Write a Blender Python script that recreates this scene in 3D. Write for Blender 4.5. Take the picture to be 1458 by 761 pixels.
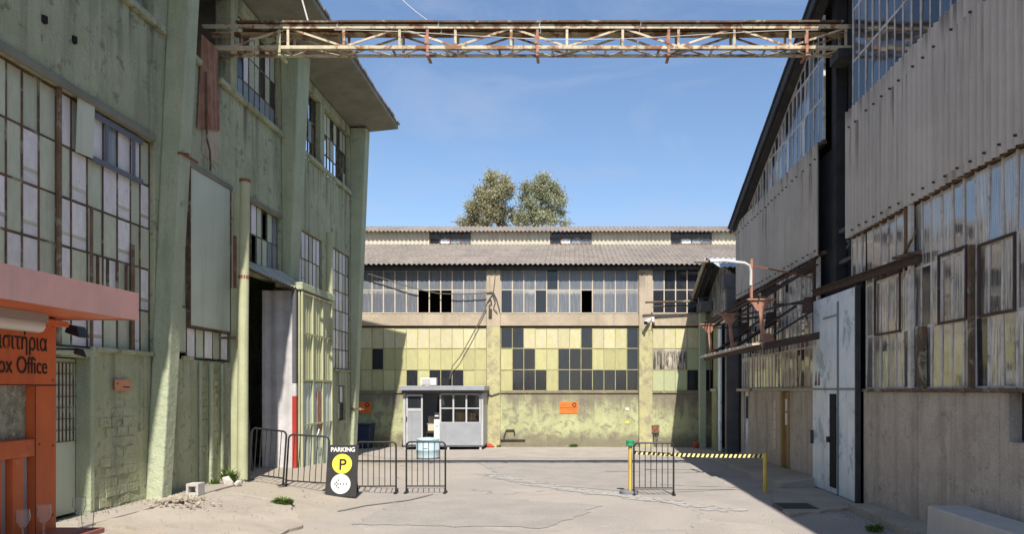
import bpy, bmesh, math, random
from mathutils import Vector, Matrix, Euler, noise as mnoise
R = random.Random(11)
scene = bpy.context.scene
for o in list(bpy.data.objects): bpy.data.objects.remove(o)
COL = scene.collection

# ------------------------------------------------------------------ camera, light, exposure
CH = 2.2                                    # eye height; the axis runs straight up the yard (+y)
cam = bpy.data.cameras.new('camera'); co = bpy.data.objects.new('camera', cam); COL.objects.link(co)
co.location = (0, 0, CH); co.rotation_euler = (math.radians(90), 0, 0)
cam.lens = 36.0 * 1100 / 1458; cam.sensor_width = 36
cam.shift_x = -86 / 1458; cam.shift_y = 175.5 / 1458
cam.clip_start = 0.1; cam.clip_end = 2000
scene.camera = co
SUNV = Vector((-0.14, 0.80, -1.0))
sl = bpy.data.lights.new('sun', 'SUN'); sl.energy = 3.85; sl.angle = math.radians(0.5); sl.color = (1.0, 0.93, 0.84)
so = bpy.data.objects.new('sun', sl); COL.objects.link(so)
so.rotation_euler = SUNV.to_track_quat('-Z', 'Y').to_euler(); so.location = (5, -20, 40)
w = bpy.data.worlds.new('World'); scene.world = w; w.use_nodes = True
nt = w.node_tree; nt.nodes.clear()
out = nt.nodes.new('ShaderNodeOutputWorld'); bg = nt.nodes.new('ShaderNodeBackground')
sky = nt.nodes.new('ShaderNodeTexSky'); sky.sky_type = 'NISHITA'; sky.sun_disc = False
sky.sun_elevation = math.atan2(1.0, math.hypot(0.14, 0.80)); sky.sun_rotation = math.radians(170)
sky.altitude = 50; sky.air_density = 1.0; sky.dust_density = 0.5; sky.ozone_density = 3.2
tc = nt.nodes.new('ShaderNodeTexCoord'); mp = nt.nodes.new('ShaderNodeMapping')
mp.inputs['Rotation'].default_value = (0.1, 0.45, 0.3); mp.inputs['Scale'].default_value = (1.8, 2.2, 6.0)
nz = nt.nodes.new('ShaderNodeTexNoise'); nz.inputs['Scale'].default_value = 1.5; nz.inputs['Detail'].default_value = 7
nz.inputs['Roughness'].default_value = 0.6; nz.inputs['Distortion'].default_value = 0.6
rp = nt.nodes.new('ShaderNodeValToRGB'); rp.color_ramp.elements[0].position = 0.47; rp.color_ramp.elements[1].position = 0.74
rp.color_ramp.elements[1].color = (0.62, 0.62, 0.62, 1)
mx = nt.nodes.new('ShaderNodeMix'); mx.data_type = 'RGBA'; mx.inputs[7].default_value = (3.0, 3.45, 4.6, 1)
nt.links.new(tc.outputs['Generated'], mp.inputs[0]); nt.links.new(mp.outputs[0], nz.inputs['Vector'])
nt.links.new(nz.outputs['Fac'], rp.inputs[0]); nt.links.new(rp.outputs[0], mx.inputs[0])
nt.links.new(sky.outputs[0], mx.inputs[6]); nt.links.new(mx.outputs[2], bg.inputs[0])
bg.inputs[1].default_value = 0.09; nt.links.new(bg.outputs[0], out.inputs[0])
scene.view_settings.view_transform = 'Standard'; scene.view_settings.look = 'None'
scene.view_settings.exposure = 0.92; scene.view_settings.gamma = 1.0
scene.cycles.max_bounces = 6; scene.cycles.transparent_max_bounces = 8

# ------------------------------------------------------------------ materials
def nodes(m):
    m.use_nodes = True; t = m.node_tree; t.nodes.clear()
    o = t.nodes.new('ShaderNodeOutputMaterial'); p = t.nodes.new('ShaderNodeBsdfPrincipled')
    t.links.new(p.outputs[0], o.inputs[0]); return t, p, o
def c4(c): return (c[0], c[1], c[2], 1)
def vec(t, coord, sc):
    if coord == 'pos': s = t.nodes.new('ShaderNodeNewGeometry').outputs['Position']
    else: s = t.nodes.new('ShaderNodeTexCoord').outputs['Generated' if coord == 'gen' else 'Object']
    m = t.nodes.new('ShaderNodeMapping'); m.inputs['Scale'].default_value = sc; t.links.new(s, m.inputs[0])
    if coord != 'pos':                       # every piece gets its own cut of the pattern
        oi = t.nodes.new('ShaderNodeObjectInfo'); mu = t.nodes.new('ShaderNodeVectorMath'); mu.operation = 'MULTIPLY_ADD'
        mu.inputs[1].default_value = (37, 91, 53); t.links.new(oi.outputs['Random'], mu.inputs[0])
        t.links.new(m.outputs[0], mu.inputs[2]); return mu.outputs[0]
    return m.outputs[0]
def nse(t, v, scale, detail=6, rough=0.6, dist=0.0):
    n = t.nodes.new('ShaderNodeTexNoise'); n.inputs['Scale'].default_value = scale; n.inputs['Detail'].default_value = detail
    n.inputs['Roughness'].default_value = rough; n.inputs['Distortion'].default_value = dist
    t.links.new(v, n.inputs['Vector']); return n.outputs['Fac']
def ramp(t, f, a, b):
    r = t.nodes.new('ShaderNodeMapRange'); r.interpolation_type = 'SMOOTHSTEP'; r.inputs[1].default_value = a; r.inputs[2].default_value = b
    t.links.new(f, r.inputs[0]); return r.outputs[0]
def mul(t, a, k):
    m = t.nodes.new('ShaderNodeMath'); m.operation = 'MULTIPLY'; t.links.new(a, m.inputs[0])
    if isinstance(k, (int, float)): m.inputs[1].default_value = k
    else: t.links.new(k, m.inputs[1])
    return m.outputs[0]
def mix(t, f, a, b):
    m = t.nodes.new('ShaderNodeMix'); m.data_type = 'RGBA'
    for s, x in ((0, f), (6, a), (7, b)):
        if isinstance(x, (tuple, list)): m.inputs[s].default_value = c4(x)
        elif isinstance(x, (int, float)): m.inputs[s].default_value = x
        else: t.links.new(x, m.inputs[s])
    return m.outputs[2]
def S(name, col, col2=None, scale=2.5, streak=None, stain=None, fine=0.12, rough=0.8, bump=0.25, bscale=18, metal=0.0,
      spec=0.3, rnd=0.0, coord='pos', stretch=(1, 1, 1), lo=0.35, hi=0.65, stain2=None, bdist=0.03):
    m = bpy.data.materials.new(name); t, p, o = nodes(m)
    v = vec(t, coord, stretch); c = col
    if col2: c = mix(t, ramp(t, nse(t, v, scale, 7), lo, hi), col, col2)
    if streak:                               # (colour, amount, scale, lo, hi): runs down the face
        vs = vec(t, coord, (1, 1, 0.06)); c = mix(t, mul(t, ramp(t, nse(t, vs, streak[2], 5, 0.65), streak[3], streak[4]), streak[1]), c, streak[0])
    for st in (stain, stain2):
        if st: c = mix(t, mul(t, ramp(t, nse(t, v, st[2], 8, 0.68, 0.4), st[3], st[4]), st[1]), c, st[0])
    if fine:
        f = nse(t, v, 55, 3, 0.7); c = mix(t, mul(t, ramp(t, f, 0.35, 0.75), fine), c, (0.03, 0.03, 0.028))
    if rnd:
        oi = t.nodes.new('ShaderNodeObjectInfo'); hs = t.nodes.new('ShaderNodeHueSaturation')
        mr = t.nodes.new('ShaderNodeMapRange'); mr.inputs[3].default_value = 1 - rnd; mr.inputs[4].default_value = 1 + rnd
        t.links.new(oi.outputs['Random'], mr.inputs[0]); t.links.new(mr.outputs[0], hs.inputs['Value'])
        if isinstance(c, tuple): hs.inputs['Color'].default_value = c4(c)
        else: t.links.new(c, hs.inputs['Color'])
        c = hs.outputs[0]
    if isinstance(c, tuple): p.inputs['Base Color'].default_value = c4(c)
    else: t.links.new(c, p.inputs['Base Color'])
    p.inputs['Roughness'].default_value = rough; p.inputs['Metallic'].default_value = metal; p.inputs['Specular IOR Level'].default_value = spec
    if bump:
        b = t.nodes.new('ShaderNodeBump'); b.inputs['Strength'].default_value = bump; b.inputs['Distance'].default_value = bdist
        t.links.new(nse(t, v, bscale, 8, 0.62), b.inputs['Height']); t.links.new(b.outputs[0], p.inputs['Normal'])
    return m
def glass(name, tint, dust, amt, lo, hi, rough=0.06, ior=1.7, top=0.0, wav=0.02, coat=0.0):
    """old pane: dark glossy body under dust that runs down it and gathers at the edges"""
    m = bpy.data.materials.new(name); t, p, o = nodes(m)
    v = vec(t, 'obj', (1.0, 1.0, 1.0)); vs = vec(t, 'obj', (9, 9, 1.2))
    d = mul(t, ramp(t, nse(t, vs, 1.0, 6, 0.7), lo, hi), amt)
    g = t.nodes.new('ShaderNodeTexCoord'); sx = t.nodes.new('ShaderNodeSeparateXYZ'); t.links.new(g.outputs['Generated'], sx.inputs[0])
    if top:
        wob = t.nodes.new('ShaderNodeMath'); wob.operation = 'MULTIPLY_ADD'; wob.inputs[1].default_value = 0.35
        t.links.new(nse(t, vs, 1.4, 5), wob.inputs[0]); t.links.new(sx.outputs[2], wob.inputs[2])
        e = mul(t, ramp(t, wob.outputs[0], 0.92, 1.22), top)
        ad = t.nodes.new('ShaderNodeMath'); ad.operation = 'MAXIMUM'; t.links.new(d, ad.inputs[0]); t.links.new(e, ad.inputs[1]); d = ad.outputs[0]
    oi = t.nodes.new('ShaderNodeObjectInfo'); mr = t.nodes.new('ShaderNodeMapRange'); mr.inputs[3].default_value = 0.45; mr.inputs[4].default_value = 1.25
    t.links.new(oi.outputs['Random'], mr.inputs[0]); d = mul(t, d, mr.outputs[0])
    t.links.new(mix(t, d, tint, dust), p.inputs['Base Color'])
    rr = t.nodes.new('ShaderNodeMath'); rr.operation = 'MULTIPLY_ADD'; rr.inputs[1].default_value = 0.35; rr.inputs[2].default_value = rough
    t.links.new(d, rr.inputs[0]); t.links.new(rr.outputs[0], p.inputs['Roughness']); p.inputs['IOR'].default_value = ior
    b = t.nodes.new('ShaderNodeBump'); b.inputs['Strength'].default_value = wav; b.inputs['Distance'].default_value = 0.05
    t.links.new(nse(t, v, 3.0, 2), b.inputs['Height']); t.links.new(b.outputs[0], p.inputs['Normal'])
    return m
def clear_glass(name, tint=(0.6, 0.65, 0.66), ior=1.5):
    m = bpy.data.materials.new(name); t, p, o = nodes(m)
    tr = t.nodes.new('ShaderNodeBsdfTransparent'); tr.inputs[0].default_value = c4(tint)
    gl = t.nodes.new('ShaderNodeBsdfGlossy'); gl.inputs['Roughness'].default_value = 0.03
    fr = t.nodes.new('ShaderNodeFresnel'); fr.inputs[0].default_value = ior
    ms = t.nodes.new('ShaderNodeMixShader'); t.links.new(fr.outputs[0], ms.inputs[0]); t.links.new(tr.outputs[0], ms.inputs[1])
    t.links.new(gl.outputs[0], ms.inputs[2]); t.links.new(ms.outputs[0], o.inputs[0]); return m

RUST = (0.20, 0.075, 0.035)
green_wall = S('green_render', (0.40, 0.425, 0.265), (0.48, 0.50, 0.33), 2.0, streak=((0.195, 0.21, 0.14), 0.65, 4, 0.46, 0.70),
               stain=((0.54, 0.50, 0.39), 0.6, 1.1, 0.53, 0.68), stain2=((0.155, 0.155, 0.11), 0.7, 4.0, 0.54, 0.67), bump=0.9, bscale=8, rough=0.95, fine=0.3, bdist=0.05)
green_pil = S('green_pilaster', (0.395, 0.44, 0.295), (0.46, 0.50, 0.345), 1.8, streak=((0.27, 0.295, 0.20), 0.55, 5, 0.5, 0.75),
              stain=((0.46, 0.45, 0.36), 0.6, 2.6, 0.58, 0.70), stain2=((0.17, 0.17, 0.12), 0.5, 3.5, 0.60, 0.72), bump=0.7, bscale=9, rough=0.92, fine=0.25, bdist=0.05)
green_panel = S('green_painted_sheet', (0.52, 0.57, 0.45), (0.57, 0.61, 0.49), 1.2, streak=((0.26, 0.29, 0.19), 0.4, 6, 0.5, 0.8), bump=0.05, fine=0.04, rough=0.55)
green_pane = S('green_painted_pane', (0.47, 0.505, 0.37), (0.54, 0.57, 0.43), 3, streak=((0.36, 0.37, 0.25), 0.5, 7, 0.5, 0.75), stain=((0.46, 0.46, 0.40), 0.5, 5, 0.62, 0.70),
               rnd=0.14, coord='obj', bump=0.06, fine=0.05, rough=0.5)
white_pane = S('whitewashed_pane', (0.82, 0.79, 0.78), (0.72, 0.69, 0.67), 3, stain=((0.34, 0.34, 0.28), 0.6, 3.5, 0.58, 0.72), rnd=0.12, coord='obj', bump=0.05, rough=0.5)
blue_pane = S('greyblue_pane', (0.24, 0.28, 0.30), (0.30, 0.33, 0.34), 3, streak=((0.16, 0.18, 0.19), 0.6, 8, 0.5, 0.7), rnd=0.15, coord='obj', bump=0.03, rough=0.35)
rust_bar = S('rusty_bar', (0.085, 0.065, 0.045), (0.17, 0.10, 0.06), 5, stain=((0.36, 0.37, 0.26), 0.7, 3, 0.54, 0.62), bump=0.3, bscale=40, rough=0.85)
rust_dark = S('dark_rust', (0.055, 0.04, 0.035), (0.085, 0.052, 0.04), 5, stain=((0.25, 0.20, 0.17), 0.6, 6, 0.60, 0.70), bump=0.3, bscale=40, rough=0.8)
green_bar = S('green_flaking_bar', (0.17, 0.18, 0.125), (0.10, 0.075, 0.05), 7, stain=((0.55, 0.54, 0.50), 0.7, 6, 0.60, 0.68), bump=0.3, bscale=40, rough=0.8)
rust = S('rust', (0.26, 0.105, 0.06), (0.17, 0.065, 0.04), 6, stain=((0.40, 0.24, 0.17), 0.6, 5, 0.55, 0.70), bump=0.3, bscale=40, rough=0.85)
rust_pale = S('faded_rust', (0.42, 0.23, 0.165), (0.30, 0.14, 0.095), 6, stain=((0.20, 0.085, 0.05), 0.7, 7, 0.56, 0.68), bump=0.25, bscale=40, rough=0.8)
rust_sheet = S('rusty_sheet', (0.23, 0.09, 0.05), (0.33, 0.17, 0.11), 3, streak=((0.38, 0.24, 0.17), 0.7, 7, 0.5, 0.65), bump=0.2, rough=0.8)
dark_steel = S('dark_steel', (0.030, 0.032, 0.038), (0.05, 0.048, 0.048), 3, streak=((0.085, 0.075, 0.07), 0.5, 6, 0.5, 0.7), bump=0.15, rough=0.7)
grey_steel = S('grey_steel', (0.085, 0.09, 0.105), (0.12, 0.12, 0.13), 2, streak=((0.06, 0.06, 0.06), 0.6, 6, 0.5, 0.7), bump=0.15, rough=0.65)
gantry_paint = S('flaked_cream_steel', (0.61, 0.54, 0.39), (0.50, 0.43, 0.29), 4, stain=((0.24, 0.115, 0.06), 0.95, 3.5, 0.48, 0.58), bump=0.25, bscale=40, rough=0.75)
cladding_m = S('fibre_cement_cladding', (0.49, 0.445, 0.39), (0.545, 0.495, 0.435), 1.2, streak=((0.33, 0.295, 0.25), 0.65, 6, 0.52, 0.75), stain=((0.33, 0.30, 0.25), 0.4, 1.0, 0.55, 0.75), rnd=0.05, bump=0.1, rough=0.9)
roof_m = S('old_fibre_cement_roof', (0.275, 0.24, 0.205), (0.205, 0.18, 0.158), 2.2, stain=((0.36, 0.32, 0.28), 0.6, 4, 0.55, 0.70), stain2=((0.115, 0.10, 0.09), 0.6, 7, 0.60, 0.74), rnd=0.08, bump=0.2, rough=0.95)
clere_m = S('cream_cladding', (0.60, 0.555, 0.43), (0.54, 0.49, 0.38), 2, streak=((0.40, 0.34, 0.26), 0.5, 6, 0.52, 0.75), rnd=0.05, bump=0.1, rough=0.85)
metal_roof = S('galvanised_roof', (0.52, 0.54, 0.56), (0.42, 0.44, 0.47), 2, bump=0.05, rough=0.5, metal=0.1)
tan_conc = S('tan_concrete', (0.48, 0.405, 0.30), (0.39, 0.325, 0.24), 1.6, streak=((0.27, 0.23, 0.185), 0.5, 5, 0.52, 0.75), stain=((0.55, 0.51, 0.42), 0.5, 4, 0.60, 0.72), bump=0.35, bscale=14, rough=0.92)
yel_col = S('yellow_limed_column', (0.50, 0.47, 0.24), (0.40, 0.38, 0.22), 3, stain=((0.30, 0.26, 0.19), 0.8, 3.5, 0.48, 0.62), bump=0.45, bscale=14, rough=0.92)
yellow_pane = S('yellow_painted_pane', (0.485, 0.465, 0.225), (0.43, 0.415, 0.215), 2.4, streak=((0.56, 0.53, 0.35), 0.6, 7, 0.50, 0.75), stain=((0.44, 0.40, 0.25), 0.65, 4, 0.56, 0.72), rnd=0.13, coord='obj', bump=0.06, rough=0.5, fine=0.06)
yellow_top = S('yellow_pane_limed', (0.50, 0.48, 0.225), (0.56, 0.525, 0.35), 3, streak=((0.56, 0.48, 0.37), 0.75, 6, 0.45, 0.65), rnd=0.10, coord='obj', bump=0.06, rough=0.5, fine=0.06)
palegrn_pane = S('pale_green_pane', (0.42, 0.48, 0.29), (0.46, 0.49, 0.28), 2.4, rnd=0.06, coord='obj', bump=0.06, rough=0.5)
def dado_mat():
    m = bpy.data.materials.new('mossy_dado'); t, p, o = nodes(m); v = vec(t, 'pos', (1, 1, 1)); vs = vec(t, 'pos', (1, 1, 0.10))
    c = mix(t, ramp(t, nse(t, v, 1.6, 8, 0.65, 0.3), 0.34, 0.66), (0.50, 0.53, 0.285), (0.40, 0.41, 0.23))
    c = mix(t, mul(t, ramp(t, nse(t, v, 3.2, 9, 0.7, 0.5), 0.48, 0.62), 0.8), c, (0.24, 0.215, 0.155))
    sx = t.nodes.new('ShaderNodeSeparateXYZ'); t.links.new(v, sx.inputs[0])
    h = t.nodes.new('ShaderNodeMath'); h.operation = 'MULTIPLY_ADD'; h.inputs[1].default_value = 3.4; t.links.new(nse(t, vs, 1.9, 7, 0.7, 0.2), h.inputs[0]); t.links.new(sx.outputs[2], h.inputs[2])
    c = mix(t, mul(t, ramp(t, h.outputs[0], 2.75, 3.7), 0.85), c, (0.20, 0.17, 0.135))
    h2 = t.nodes.new('ShaderNodeMath'); h2.operation = 'MULTIPLY_ADD'; h2.inputs[1].default_value = 1.0; t.links.new(nse(t, v, 2.5, 8, 0.7), h2.inputs[0]); t.links.new(sx.outputs[2], h2.inputs[2])
    c = mix(t, mul(t, ramp(t, h2.outputs[0], 1.15, 0.65), 0.85), c, (0.19, 0.165, 0.125))
    c = mix(t, mul(t, ramp(t, nse(t, v, 7, 8, 0.7), 0.58, 0.68), 0.6), c, (0.55, 0.52, 0.40))
    c = mix(t, mul(t, ramp(t, nse(t, v, 40, 3, 0.7), 0.35, 0.75), 0.3), c, (0.08, 0.075, 0.06))
    t.links.new(c, p.inputs['Base Color']); p.inputs['Roughness'].default_value = 0.95; p.inputs['Specular IOR Level'].default_value = 0.2
    b = t.nodes.new('ShaderNodeBump'); b.inputs['Strength'].default_value = 0.6; b.inputs['Distance'].default_value = 0.03
    t.links.new(nse(t, v, 9, 8, 0.65), b.inputs['Height']); t.links.new(b.outputs[0], p.inputs['Normal']); return m
dado_m = dado_mat()
bar_cream = S('cream_glazing_bar', (0.60, 0.53, 0.41), (0.52, 0.44, 0.33), 8, stain=((0.25, 0.15, 0.09), 0.5, 9, 0.58, 0.70), bump=0.1, rough=0.8)
bar_yel = S('dull_yellow_bar', (0.40, 0.375, 0.18), (0.31, 0.28, 0.16), 8, bump=0.1, rough=0.8)
bar_grey = S('grey_glazing_bar', (0.66, 0.63, 0.60), (0.50, 0.465, 0.43), 5, stain=((0.15, 0.09, 0.065), 0.75, 4, 0.56, 0.66), bump=0.15, rough=0.7)
glass_back = glass('dusty_blue_glass', (0.125, 0.14, 0.165), (0.44, 0.42, 0.39), 0.5, 0.40, 0.85, rough=0.2, ior=1.5, top=0.9)
glass_dark = glass('dark_glass', (0.022, 0.025, 0.032), (0.20, 0.195, 0.18), 0.22, 0.50, 0.85, rough=0.08, ior=1.5)
glass_right = glass('old_reflective_glass', (0.10, 0.097, 0.09), (0.68, 0.645, 0.59), 0.68, 0.40, 0.72, rough=0.02, ior=2.5, top=0.7, wav=0.012)
glass_right2 = glass('dirtier_reflective_glass', (0.12, 0.115, 0.105), (0.68, 0.645, 0.59), 0.92, 0.36, 0.66, rough=0.03, ior=2.2, top=0.8, wav=0.015)
glass_high = glass('dark_blue_glass', (0.02, 0.024, 0.032), (0.34, 0.34, 0.35), 0.6, 0.44, 0.72, rough=0.05, ior=1.75, top=0.3, wav=0.02)
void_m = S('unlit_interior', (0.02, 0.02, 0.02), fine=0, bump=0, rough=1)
brown_conc = S('brown_concrete', (0.46, 0.405, 0.345), (0.55, 0.49, 0.42), 2.0, streak=((0.28, 0.235, 0.195), 0.55, 2.4, 0.46, 0.68), stain=((0.58, 0.52, 0.45), 0.6, 2.6, 0.54, 0.68), stain2=((0.25, 0.21, 0.18), 0.6, 5, 0.56, 0.68), fine=0.35, bump=0.8, bscale=9, rough=0.95)
blue_door = S('pale_blue_sheet', (0.74, 0.81, 0.88), (0.62, 0.70, 0.77), 1.5, streak=((0.40, 0.46, 0.52), 0.6, 4, 0.5, 0.7), stain=((0.24, 0.19, 0.15), 0.6, 2.2, 0.60, 0.70), stain2=((0.27, 0.37, 0.45), 0.8, 1.3, 0.53, 0.62), bump=0.12, rough=0.5)
white_sheet = S('grey_white_sheet', (0.60, 0.585, 0.585), (0.48, 0.465, 0.465), 2, streak=((0.36, 0.345, 0.34), 0.5, 5, 0.5, 0.7), bump=0.3, rough=0.8)
lime_door = S('limegreen_sheet', (0.50, 0.51, 0.30), (0.44, 0.45, 0.27), 2, streak=((0.34, 0.34, 0.22), 0.6, 6, 0.5, 0.72), bump=0.12, rough=0.6)
bluish_door = S('washed_out_sheet', (0.55, 0.61, 0.55), (0.46, 0.53, 0.44), 1.6, streak=((0.36, 0.41, 0.30), 0.7, 5, 0.5, 0.70), stain=((0.30, 0.24, 0.17), 0.5, 3, 0.63, 0.72), bump=0.12, rough=0.6)
pier_m = S('yellowgreen_pier', (0.40, 0.41, 0.25), (0.46, 0.47, 0.30), 2, streak=((0.31, 0.30, 0.18), 0.6, 6, 0.5, 0.7), stain=((0.24, 0.11, 0.06), 0.6, 3, 0.66, 0.72), bump=0.2, rough=0.7)
red_m = S('red_paint', (0.45, 0.045, 0.03), (0.38, 0.04, 0.03), 3, bump=0.1, rough=0.5)
white_m = S('white_paint', (0.72, 0.72, 0.70), (0.64, 0.64, 0.62), 3, bump=0.05, rough=0.5)
orange_m = S('orange_paint', (0.66, 0.155, 0.045), (0.57, 0.13, 0.04), 3, streak=((0.40, 0.10, 0.04), 0.5, 6, 0.50, 0.72), stain=((0.66, 0.26, 0.13), 0.5, 5, 0.60, 0.70), stain2=((0.30, 0.09, 0.04), 0.5, 9, 0.62, 0.70), bump=0.04, fine=0.04, rough=0.45)
fascia_m = S('faded_pink_sheet', (0.54, 0.31, 0.285), (0.46, 0.275, 0.26), 3, streak=((0.35, 0.25, 0.25), 0.6, 7, 0.48, 0.7), bump=0.04, fine=0.04, rough=0.4)
orange_sign = S('orange_sign', (0.80, 0.19, 0.035), (0.74, 0.17, 0.035), 3, bump=0, fine=0.03, rough=0.5)
black_m = S('black_paint', (0.018, 0.018, 0.018), (0.03, 0.03, 0.03), 5, bump=0.05, fine=0, rough=0.42)
board_m = S('black_board', (0.030, 0.030, 0.031), (0.04, 0.04, 0.04), 5, stain=((0.25, 0.25, 0.25), 0.35, 14, 0.68, 0.72), bump=0, fine=0, rough=0.5)
ink_m = S('dark_ink', (0.03, 0.016, 0.015), bump=0, fine=0, rough=0.5)
yel_print = S('yellow_print', (0.80, 0.72, 0.08), bump=0, fine=0, rough=0.5)
yel_post = S('yellow_post', (0.60, 0.45, 0.09), (0.53, 0.385, 0.075), 4, stain=((0.40, 0.28, 0.08), 0.5, 9, 0.6, 0.7), bump=0.05, rough=0.45)
green_plast = S('green_plastic', (0.03, 0.27, 0.12), bump=0, fine=0.02, rough=0.4)
grey_plast = S('grey_rubber', (0.20, 0.20, 0.21), (0.15, 0.15, 0.16), 5, bump=0.1, rough=0.7)
booth_m = S('booth_grey_sheet', (0.32, 0.335, 0.365), (0.28, 0.295, 0.325), 2, streak=((0.25, 0.245, 0.24), 0.4, 6, 0.5, 0.72), bump=0.03, fine=0.04, rough=0.45)
booth_fr = S('booth_aluminium', (0.48, 0.49, 0.50), (0.43, 0.43, 0.43), 4, bump=0, fine=0.03, rough=0.4)
blue_plast = S('light_blue_plastic', (0.42, 0.58, 0.66), (0.48, 0.63, 0.70), 3, streak=((0.50, 0.62, 0.68), 0.5, 7, 0.5, 0.7), bump=0.05, rough=0.4)
navy_m = S('navy_plastic', (0.03, 0.04, 0.10), (0.04, 0.05, 0.11), 3, bump=0.05, rough=0.5)
card_m = S('cardboard', (0.42, 0.28, 0.16), (0.38, 0.25, 0.14), 4, bump=0.05, rough=0.85)
cable_m = S('grey_cable', (0.10, 0.10, 0.10), bump=0, fine=0, rough=0.6)
cable_pale = S('pale_cable', (0.50, 0.50, 0.48), bump=0, fine=0, rough=0.6)
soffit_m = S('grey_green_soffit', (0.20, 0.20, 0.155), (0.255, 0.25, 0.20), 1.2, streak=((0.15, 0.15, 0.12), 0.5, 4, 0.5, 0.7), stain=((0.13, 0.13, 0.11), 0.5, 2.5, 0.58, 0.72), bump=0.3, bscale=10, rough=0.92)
bark_m = S('bark', (0.14, 0.115, 0.085), (0.20, 0.17, 0.13), 5, bump=0.4, rough=0.95)
slab_m = S('pavement_concrete', (0.40, 0.355, 0.295), (0.33, 0.295, 0.245), 1.0, stain=((0.24, 0.215, 0.18), 0.6, 1.5, 0.55, 0.70), stain2=((0.43, 0.40, 0.34), 0.5, 4, 0.58, 0.70), bump=0.35, bscale=14, rough=0.95)
block_m = S('pale_grey_concrete', (0.52, 0.50, 0.46), (0.46, 0.44, 0.41), 1.6, stain=((0.36, 0.34, 0.31), 0.5, 2.5, 0.58, 0.72), bump=0.15, rough=0.9)
door_yel = S('ochre_door', (0.36, 0.25, 0.10), (0.30, 0.20, 0.085), 3, bump=0.1, rough=0.7)
peach_m = S('peach_glass_block', (0.58, 0.46, 0.37), (0.50, 0.40, 0.33), 6, bump=0.05, rough=0.4)
stone_m = S('rubble_stone', (0.42, 0.37, 0.29), (0.30, 0.265, 0.21), 6, bump=0.3, rough=0.95)
wall_view_m = S('painted_wall_view', (0.42, 0.46, 0.36), (0.24, 0.27, 0.21), 11, stain=((0.66, 0.66, 0.56), 0.8, 14, 0.55, 0.66), bump=0.9, bscale=14, rough=0.25, coord='pos', bdist=0.06)  # view of the green wall in the hatch glass, put into the pane colour
grey_film = S('grey_glass_film', (0.36, 0.345, 0.345), (0.44, 0.425, 0.41), 2, bump=0, fine=0, rough=0.15)
wine_glass_m = clear_glass('plastic_cup', (0.985, 0.985, 0.985), 1.12)
_t = wine_glass_m.node_tree; _o = [n for n in _t.nodes if n.type == 'OUTPUT_MATERIAL'][0]; _s = _o.inputs[0].links[0].from_socket
_d = _t.nodes.new('ShaderNodeBsdfDiffuse'); _d.inputs[0].default_value = (0.85, 0.85, 0.85, 1); _x = _t.nodes.new('ShaderNodeMixShader'); _x.inputs[0].default_value = 0.07  # even white diffuse mixed in to stand for whitish highlights on the glasses
_t.links.new(_s, _x.inputs[1]); _t.links.new(_d.outputs[0], _x.inputs[2]); _t.links.new(_x.outputs[0], _o.inputs[0])
booth_glass = clear_glass('booth_glass', (0.94, 0.95, 0.95))
lamp_m = S('opal_tube_cover', (0.62, 0.58, 0.52), bump=0, fine=0.03, rough=0.3)

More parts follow.
